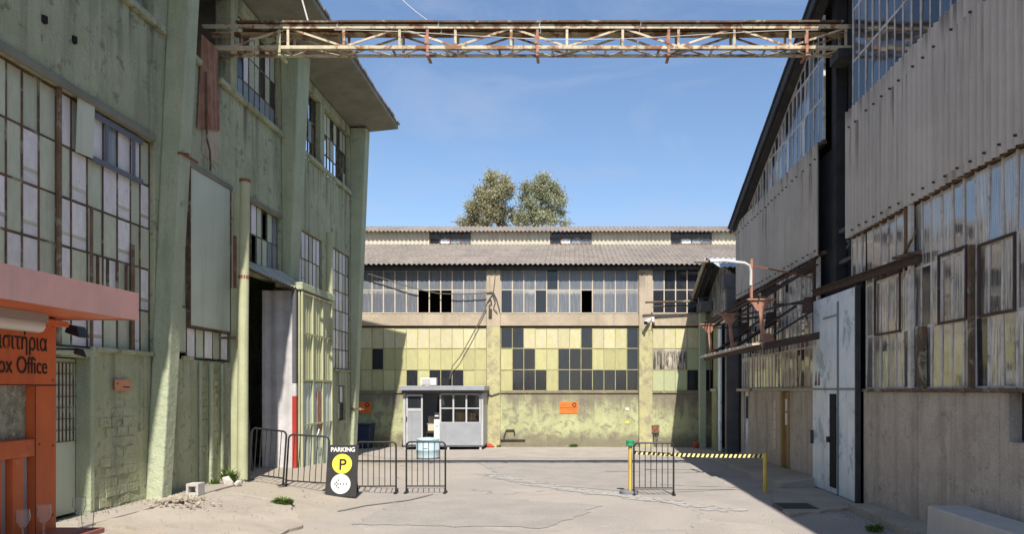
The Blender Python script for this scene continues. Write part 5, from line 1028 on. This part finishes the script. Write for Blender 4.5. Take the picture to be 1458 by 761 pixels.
# ------------------------------------------------------------------ yard things
def make_barrier():
    W, H = 0.83, 1.08; rad = 0.09; r = 0.019
    t = thing('crowd_barrier', 'x', 'barrier', (0, 0, 0), 'black crowd barriers across the yard')
    pts = [(-W / 2, 0, 0.03), (-W / 2, 0, H - rad)] + [(-W / 2 + rad - rad * math.cos(a), 0, H - rad + rad * math.sin(a)) for a in (math.pi / 8, math.pi / 4, math.pi * 3 / 8)] + [(-W / 2 + rad, 0, H)]
    part('frame', MB().tube(pts + [(-p[0], p[1], p[2]) for p in reversed(pts)], r, 8), black_m, t, smooth=True)
    part('lower_rail', MB().tube([(-W / 2, 0, 0.14), (W / 2, 0, 0.14)], 0.015, 8), black_m, t, smooth=True)
    pm_ = MB().tube([(0, 0, 0.14), (0, 0, H - 0.01)], 0.0085, 6).mesh('picket', black_m, smooth=True)
    for k in range(6):
        o = bpy.data.objects.new('picket', pm_); COL.objects.link(o); o.parent = t; o.location = (-W / 2 + W * (k + 1) / 7, 0, 0)
    for s in (-1, 1): part('foot', MB().box(s * W / 2 - 0.03, s * W / 2 + 0.03, -0.14, 0.14, 0.0, 0.022).tube([(s * W / 2, 0, 0.02), (s * W / 2, 0, 0.07)], 0.024, 8), black_m, t)
    return t
b0 = make_barrier()
spots = [((1.70, 16.15), 0.0, 0, 'black barrier at the right beside the yellow post'), ((-3.12, 16.45), 0.0, 0, 'black barrier standing alone before the blue barrel'),
         ((-4.16, 16.40), 0.02, 0, 'black barrier directly right of the parking board'), ((-5.40, 15.66), -0.03, 0.06, 'black barrier directly left of the parking board'), ((-6.20, 15.62), -0.30, 0.08, 'leftmost black barrier at the dark factory doorway')]
for i, ((x, y), rz, tl, lab) in enumerate(spots):
    o = b0 if i == 0 else copy_tree(b0); o.location = (x, y, gh(x, y) + 0.012); o.rotation_euler = (0, tl, rz); o['label'] = lab
pk = thing('parking_board', 'black parking board with yellow P and white dotted left arrow', 'sign', (-4.64, 15.5, gh(-4.64, 15.5)))
z0 = gh(-4.64, 15.5) + 0.01; lean = 0.10
def pkz(z): return 15.45 + lean * (z - z0)
bdm = MB().hexa([(-4.95, pkz(z0), z0), (-4.33, pkz(z0), z0), (-4.33, pkz(z0) + .03, z0), (-4.95, pkz(z0) + .03, z0), (-4.92, pkz(z0 + 1.03), z0 + 1.03), (-4.30, pkz(z0 + 1.03), z0 + 1.03), (-4.30, pkz(z0 + 1.03) + .03, z0 + 1.03), (-4.92, pkz(z0 + 1.03) + .03, z0 + 1.03)])
part('board', bdm, board_m, pk, bevel=0.004)
part('rear_leg', MB().beam((-4.9, 16.03, z0 + 0.01), (-4.88, 15.59, z0 + 1.0), 0.03, 0.03).beam((-4.45, 16.03, z0 + 0.01), (-4.43, 15.59, z0 + 1.0), 0.03, 0.03).beam((-4.9, 15.9, z0 + 0.3), (-4.45, 15.9, z0 + 0.3), 0.03, 0.03), black_m, pk)
def disc(cx, cz_, r, mat, name, off=0.003, n=32):
    m = MB(); pts = [(cx + r * math.cos(2 * math.pi * i / n), pkz(cz_ + r * math.sin(2 * math.pi * i / n)) - off, cz_ + r * math.sin(2 * math.pi * i / n)) for i in range(n)]
    m.prism(pts, (0, off - 0.0008, 0)); return part(name, m, mat, pk)
disc(-4.625, z0 + 0.655, 0.198, yel_print, 'yellow_disc'); disc(-4.642, z0 + 0.255, 0.198, white_m, 'white_disc')
rl = (math.radians(90) - lean, 0, 0)
text('PARKING', 0.122, white_m, pk, (-4.615, pkz(z0 + 0.90) - 0.004, z0 + 0.90), rl, 'CENTER', 0.004, sx=0.96)
text('P', 0.31, ink_m, pk, (-4.615, pkz(z0 + 0.54) - 0.006, z0 + 0.54), rl, 'CENTER', 0.004)
for dx, dz in ((0.115, 0), (0.06, 0), (0.0, 0), (-0.055, 0), (-0.115, 0), (-0.085, 0.035), (-0.05, 0.075), (-0.085, -0.035), (-0.05, -0.075)): disc(-4.640 + dx, z0 + 0.255 + dz, 0.015, ink_m, 'arrow_dot', 0.006, 10)
bx_, by_ = -3.55, 24.6
br_ = thing('blue_barrel', 'light blue plastic barrel standing behind the lone barrier', 'barrel', (-4.63, 24.76, 0.0))
part('body', MB().lathe((-4.63, 24.76, 0.0), [(0.30, 0), (0.36, 0.05), (0.37, 0.25), (0.385, 0.27), (0.385, 0.31), (0.37, 0.33), (0.365, 0.55), (0.34, 0.60)], 28), blue_plast, br_, smooth=True)
part('lid', MB().lathe((-4.63, 24.76, 0.601), [(0.36, 0), (0.36, 0.03), (0.25, 0.07), (0.06, 0.085)], 28), blue_plast, br_, smooth=True)
part('handle', MB().box(-4.69, -4.57, 24.37, 24.39, 0.36, 0.40), white_m, br_)
def bollard(x, y, h, label):
    t = thing('yellow_post', label, 'post', (x, y, 0), 'yellow posts holding the striped tape'); part('tube', MB().tube([(x, y, 0), (x, y, h)], 0.042, 12), yel_post, t, smooth=True)
    part('cap', MB().lathe((x, y, h), [(0.044, 0), (0.044, 0.012), (0.02, 0.022)], 12), yel_post, t, smooth=True); return t
pa = bollard(1.22, 16.3, 1.0, 'yellow post with a green head beside the right barrier')
part('base', MB().lathe((1.19, 16.3, 0.0), [(0.20, 0), (0.20, 0.07), (0.17, 0.085), (0.05, 0.09)], 20), grey_plast, pa, smooth=True)
part('tape_head', MB().lathe((1.22, 16.3, 1.022), [(0.085, 0), (0.09, 0.02), (0.085, 0.03), (0.085, 0.075), (0.09, 0.085), (0.085, 0.11), (0.04, 0.13)], 14), green_plast, pa, smooth=True)
bollard(4.10, 16.45, 0.84, 'plain yellow post on the right by the concrete ramp')
tp = thing('striped_tape', 'yellow and black striped barrier tape stretched between the yellow posts', 'tape', (1.28, 16.3, 0.9))
A, B = Vector((1.28, 16.28, 0.885)), Vector((4.06, 16.42, 0.80)); n = 56; m1 = MB(); m2 = MB(); hw = 0.036
def tpz(t): q = A.lerp(B, t); q.z -= 0.03 * 4 * t * (1 - t); return q
for i in range(n):
    t0, t1 = i / n, (i + 1) / n; a, b = tpz(t0), tpz(t1); sl_ = 0.03
    a2, b2 = tpz(min(1, t0 + sl_ / 2.5)), tpz(min(1, t1 + sl_ / 2.5))
    q = [a2 - Vector((0, 0, -hw)), b2 - Vector((0, 0, -hw)), b + Vector((0, 0, -hw)), a + Vector((0, 0, -hw))]
    (m1 if i % 2 else m2).prism(q, (0, 0.002, 0))
part('yellow_stripes', m1, S('tape_cream', (0.80, 0.74, 0.30), bump=0, fine=0, rough=0.4), tp); part('black_stripes', m2, ink_m, tp)
cb = solo('concrete_block', MB().hexa([(4.86, 3.5, -0.2), (5.46, 3.5, -0.2), (5.46, 10.7, -0.2), (4.88, 10.7, -0.2), (4.90, 3.5, 0.60), (5.46, 3.5, 0.60), (5.46, 10.7, 0.60), (4.92, 10.7, 0.60)]), block_m, 'long pale concrete block along the brown wall at the right', 'concrete block', (5.2, 7, 0.1), bevel=0.02)
# hollow block, rubble, lump of mortar, weeds on the left
cx, cy = -6.52, 13.35; cz_ = gh(cx, cy)
hb = MB(); hx0, hx1, hz0, hz1, hy0, hy1 = cx - 0.11, cx + 0.10, cz_ + 0.05, cz_ + 0.26, cy - 0.1, cy + 0.15
hb.box(hx0, hx0 + 0.04, hy0, hy1, hz0, hz1).box(hx1 - 0.04, hx1, hy0, hy1, hz0, hz1).box(hx0 + 0.04, hx1 - 0.04, hy0, hy1, hz0, hz0 + 0.05).box(hx0 + 0.04, hx1 - 0.04, hy0, hy1, hz1 - 0.05, hz1)
hbo = solo('cinder_block', hb, block_m, 'hollow concrete block standing by the green wall', 'cinder block', (cx, cy, cz_ + 0.05), bevel=0.006)
def rock(m, c, r):
    bm = bmesh.new(); bmesh.ops.create_icosphere(bm, subdivisions=1, radius=1); sx, sy, sz = (R.uniform(.6, 1.2) for _ in range(3)); ro = Euler((R.random() * 6, R.random() * 6, R.random() * 6)).to_matrix()
    vs = [ro @ Vector((v.co.x * sx, v.co.y * sy, v.co.z * sz)) * r * R.uniform(.75, 1.15) + Vector(c) for v in bm.verts]; idx = [[v.index for v in f.verts] for f in bm.faces]; bm.free(); m.add(vs, idx)
rb = MB()
for k in range(200):
    a, d_ = R.random() * 6.28, abs(R.gauss(0, 0.36)); x, y = -6.35 + math.cos(a) * d_ * 0.62, 12.55 + math.sin(a) * d_ * 0.75
    rock(rb, (x, y, gh(x, y) + 0.07 + max(0, 0.09 - d_ * 0.13)), R.uniform(0.016, 0.045))
ro_ = solo('rubble_pile', rb, stone_m, 'low heap of broken stone chippings before the hollow block', 'rubble', (-6.35, 12.55, gh(-6.35, 12.55)), kind='stuff')
lm = MB(); rock(lm, (-6.72, 15.05, gh(-6.7, 15) + 0.06), 0.15); rock(lm, (-6.5, 15.0, gh(-6.5, 15) + 0.04), 0.10)
solo('mortar_lump', lm, block_m, 'whitish lump of mortar at the foot of the yellow-green pier', 'stone', (-6.7, 15.05, gh(-6.7, 15)), bevel=0.01)
def weed(x, y, r, h, n, label):
    m = MB(); z = gh(x, y)
    for k in range(n):
        a = R.random() * 6.28; d_ = r * math.sqrt(R.random()) * 0.8; px, py = x + d_ * math.cos(a), y + d_ * math.sin(a); a2 = a + R.uniform(-.9, .9); L = h * R.uniform(.5, 1.1) * (1.15 - d_ / r * .6); o2 = L * R.uniform(.2, .8); w_ = 0.012 + 0.012 * R.random()
        e = Vector((math.cos(a2), math.sin(a2), 0)); s = Vector((-e.y, e.x, 0)) * w_; p0 = Vector((px, py, z)); p1 = p0 + e * o2 * .4 + Vector((0, 0, L * .6)); p2 = p0 + e * o2 + Vector((0, 0, L * .8))
        m.add([p0 - s * .5, p0 + s * .5, p1 + s, p1 - s, p2], [(0, 1, 2, 3), (3, 2, 4)])
    return solo('weed', m, weed_m, label, 'weed', (x, y, z), 'weeds growing from the concrete')
weed(-5.15, 13.75, 0.20, 0.20, 190, 'bright green tuft growing in the open concrete'); weed(-6.78, 15.25, 0.14, 0.42, 120, 'taller weed at the foot of the yellow-green pier')
weed(-7.0, 15.1, 0.10, 0.2, 50, 'thin weed against the green wall by the pier'); weed(0.05, 30.85, 0.2, 0.2, 90, 'small weed at the foot of the back wall'); weed(4.70, 12.0, 0.15, 0.16, 80, 'weed in the kerb by the brown wall')
weed(BX(711), 30.8, 0.1, 0.14, 50, 'tiny weed beside the red canister at the column')
# bits along the back wall
solo('traffic_cone_base', MB().lathe((BX(699), 30.65, -0.09), [(0.17, 0), (0.18, 0.06), (0.10, 0.10), (0.05, 0.16)], 12), red_m, 'crushed red plastic canister at the foot of the yellow column', 'canister', (BX(699), 30.65, -0.09)).name = 'canister'
solo('flower_pot', MB().lathe((BX(988), 30.4, -0.09), [(0.11, 0), (0.16, 0.12), (0.15, 0.22), (0.08, 0.26)], 14), S('terracotta', (0.40, 0.10, 0.06), bump=0.1, rough=0.8), 'red clay pot in the shaded corner by the green post', 'pot', (BX(988), 30.4, -0.09), smooth=True)
nb = thing('navy_bin', 'dark navy bin in the shade below the orange sign', 'bin', (BX(517), 30.5, -0.09))
part('body', MB().hexa([(BX(503), 30.15, -0.05), (BX(533), 30.15, -0.05), (BX(533), 30.85, -0.05), (BX(503), 30.85, -0.05), (BX(501), 30.1, 0.80), (BX(535), 30.1, 0.80), (BX(535), 30.9, 0.80), (BX(501), 30.9, 0.80)]), navy_m, nb, bevel=0.03)
part('lid', MB().box(BX(500), BX(536), 30.07, 30.92, 0.802, 0.87), navy_m, nb, bevel=0.02)
eb = thing('electric_box', 'brown electric box with hanging cables on the back wall', 'electric box', (BX(932), BY - 0.05, BZ(617)))
part('case', MB().box(BX(927.5), BX(938.5), BY - 0.13, BY - 0.001, BZ(617), BZ(606)), rust_bar, eb, bevel=0.01)
part('cover', MB().box(BX(929), BX(937), BY - 0.14, BY - 0.131, BZ(616), BZ(607)), rust, eb)
part('flex', MB().tube([(BX(931), BY - .08, BZ(617)), (BX(931), BY - .12, BZ(624)), (BX(935), BY - .15, BZ(632))], 0.014).tube([(BX(934), BY - .08, BZ(617)), (BX(936), BY - .1, BZ(626)), (BX(934), BY - .1, BZ(633))], 0.014), cable_m, eb)
pb = solo('plastic_bag', MB(), white_m, 'x', 'bag', (0, 0, 0)); bpy.data.objects.remove(pb)
cv = thing('security_camera', 'white security camera on the concrete column under the eave', 'camera', (BX(919), BY - 0.15, BZ(460)))
part('body', MB().beam((BX(925), BY - 0.22, BZ(456)), (BX(918), BY - 0.42, BZ(461)), 0.10, 0.11), white_m, cv, bevel=0.015)
part('hood', MB().beam((BX(919), BY - 0.40, BZ(461)), (BX(917), BY - 0.45, BZ(462)), 0.12, 0.12), black_m, cv)
part('arm', MB().tube([(BX(925), BY - 0.25, BZ(456)), (BX(928), BY - 0.11, BZ(453))], 0.02), white_m, cv)
sr = thing('wall_lamp', 'small white fitting with dark lamp beside the security camera', 'lamp', (BX(930), BY - 0.1, BZ(460)))
part('mount', MB().box(BX(928), BX(931), BY - 0.16, BY - 0.101, BZ(459), BZ(452)), white_m, sr); part('lamp', MB().lathe((BX(929.5), BY - 0.2, BZ(466)), [(0.05, 0), (0.06, 0.1), (0.04, 0.17)], 10), black_m, sr)
for py, lab in ((583, 'upper white sticker on the mossy back wall'), (602, 'lower yellowish sticker on the mossy back wall')):
    st = solo('wall_sticker', MB().box(BX(890.5), BX(895.5), BY - 0.015, BY - 0.001, BZ(py + 1.8), BZ(py - 1.8)), white_m if py < 590 else yel_print, lab, 'sticker', (BX(893), BY, BZ(py)))
tub = MB(); 
tub.tube([(BX(718), BY - 0.05, BZ(627)), (BX(718), BY - 0.05, BZ(622)), (BX(721), BY - 0.05, BZ(613)), (BX(732), BY - 0.05, BZ(613)), (BX(733), BY - 0.05, BZ(619))], 0.028, 8)
tub.tube([(BX(713), BY - 0.05, BZ(627)), (BX(748), BY - 0.05, BZ(627))], 0.024, 8)
solo('wall_pipe', tub, dark_steel, 'bent dark pipe low on the mossy back wall', 'pipe', (BX(725), BY - 0.05, BZ(627)), smooth=True)
solo('rail_pole', MB().tube([(BX(917), BY - 0.5, BZ(433)), (BX(985), BY - 0.45, BZ(431))], 0.04, 8), rust_bar, 'brown horizontal pole before the right upper windows', 'pole', (BX(917), BY - 0.5, BZ(433)), smooth=True)
solo('rail_pole', MB().tube([(BX(928), BY - 0.3, BZ(438)), (BX(985), BY - 0.3, BZ(436.5))], 0.025, 8), black_m, 'thin black rail before the right upper windows', 'pole', (BX(928), BY - 0.3, BZ(438)), smooth=True)
def bw(pts, r, label, y=BY - 0.14): return wire([(BX(a), y, BZ(b)) for a, b in pts], r, label)
bw([(500, 383), (525, 391), (548, 398), (575, 407), (600, 414), (625, 419), (655, 420), (680, 419), (702, 417)], 0.022, 'wavy grey cable strung across the left upper windows')
bw([(703, 418), (694, 432), (690, 445), (672, 480), (655, 510), (645, 522), (641, 540)], 0.02, 'dark cable slanting from the column down to the booth')
bw([(706, 380), (705, 400), (703, 417), (708, 428), (712, 444)], 0.018, 'thin cable running down the left concrete column')
bw([(690, 558), (700, 564), (712, 560)], 0.02, 'short cable from the booth round the yellow column')
bx2 = thing('cable_bundle', 'tangle of dark cable ends on the left concrete column', 'cable', (BX(699), BY - 0.14, BZ(436)))
part('loops', MB().tube([(BX(696), BY - .14, BZ(430)), (BX(699), BY - .16, BZ(426)), (BX(701), BY - .16, BZ(432)), (BX(697), BY - .15, BZ(436)), (BX(700), BY - .15, BZ(448))], 0.022, 5).tube([(BX(702), BY - .14, BZ(420)), (BX(706), BY - .16, BZ(430)), (BX(703), BY - .15, BZ(440)), (BX(709), BY - .15, BZ(446))], 0.018, 5), cable_m, bx2)
part('junction_box', MB().box(BX(696.5), BX(701), BY - 0.18, BY - 0.101, BZ(452), BZ(441)), dark_steel, bx2)

# ------------------------------------------------------------------ trees beyond the back shed
TY = 62.0; TK = TY / 1100
def make_tree(lobes, trunk, leaf, label, n, seed):
    rr = random.Random(seed); bx0 = (trunk[0][0] - 815) * TK
    t = thing('tree', label, 'tree', (bx0, TY, 0), 'trees beyond the back shed')
    pts = [(bx0, TY, 0)] + [((p - 815) * TK, TY + 0.2 * i, CH + (556 - q) * TK) for i, (p, q) in enumerate(trunk)]
    k = len(pts); part('trunk', MB().tube(pts, [0.28 - 0.22 * i / (k - 1) for i in range(k)], 8), bark_m, t, smooth=True)
    lim = MB(); cr_ = MB(); tot = sum(l[2] ** 2 * l[3] for l in lobes)
    for (p, q, r, dens) in lobes:
        c = Vector(((p - 815) * TK, TY + rr.uniform(-1.0, 1.0), CH + (556 - q) * TK)); rad = r * TK
        s = min(pts[1:], key=lambda a: (Vector(a) - c).length + (3 if a[2] > c.z + 0.3 else 0)); md = Vector(s).lerp(c, .5) + Vector((rr.uniform(-.2, .2), 0, .15))
        lim.tube([s, md, c, c + (c - Vector(s)) * 0.4], [0.12, 0.09, 0.055, 0.018], 5)
        nc = max(8, int(n * r * r * dens / tot / 26))
        for _ in range(nc):                  # leaf sprays scattered through the lobe
            d = Vector((rr.gauss(0, 1), rr.gauss(0, 1), rr.gauss(0, 1))).normalized() * rad * (rr.random() ** 0.5) * rr.uniform(0.7, 1.35); cc = c + Vector((d.x, d.y * 1.1, d.z * 0.95))
            sp = rr.uniform(0.18, 0.40)
            for _ in range(26):
                e = cc + Vector((rr.gauss(0, sp * .6), rr.gauss(0, sp * .6), rr.gauss(0, sp * .6) - 0.05)); dr_ = Vector((rr.uniform(-1, 1), rr.uniform(-1, 1), rr.uniform(-1.3, .5))).normalized(); L = rr.uniform(.09, .19); wv = dr_.cross(Vector((rr.uniform(-1, 1), rr.uniform(-1, 1), rr.uniform(-1, 1)))).normalized() * L * 0.28
                cr_.add([e, e + dr_ * L * .5 + wv, e + dr_ * L, e + dr_ * L * .5 - wv], [(0, 1, 2, 3)])
    part('branches', lim, bark_m, t, smooth=True)
    me = bpy.data.meshes.new('crown'); off = worldloc(t); me.from_pydata([(x - off.x, y - off.y, z - off.z) for x, y, z in cr_.v], [], cr_.f); me.materials.append(leaf)
    o = bpy.data.objects.new('crown', me); COL.objects.link(o); o.parent = t
make_tree([(700, 254, 9, 1), (697, 268, 15, 1.1), (719, 262, 9, .8), (722, 276, 12, .8), (708, 282, 15, 1.1), (688, 290, 14, 1.1), (676, 299, 12, 1), (672, 312, 11, 1), (662, 318, 8, .8), (700, 306, 14, .8), (716, 300, 11, .9), (690, 316, 12, .8), (716, 317, 8, .6), (728, 300, 6, .4), (684, 278, 8, .7), (704, 246, 5, .7)],
          [(713, 330), (710, 316), (705, 302), (702, 285), (700, 265)], leaf_olive, 'taller olive tree on the left behind the back shed', 24000, 4)
make_tree([(772, 256, 9, 1.1), (766, 268, 13, 1.1), (784, 264, 11, 1), (795, 274, 9, .8), (798, 286, 8, .7), (750, 270, 8, .9), (745, 280, 7, .6), (776, 278, 12, .9), (788, 292, 9, .6), (760, 306, 12, 1.2), (745, 315, 11, 1.1), (772, 312, 11, 1), (788, 314, 8, .5), (804, 314, 6, .7), (742, 292, 6, .4), (734, 308, 9, .8), (756, 290, 9, .7), (783, 302, 9, .6), (800, 298, 6, .6)],
          [(762, 330), (764, 312), (768, 298), (771, 282), (773, 264)], leaf_green, 'grey-green rounded tree on the right behind the back shed', 23000, 9)
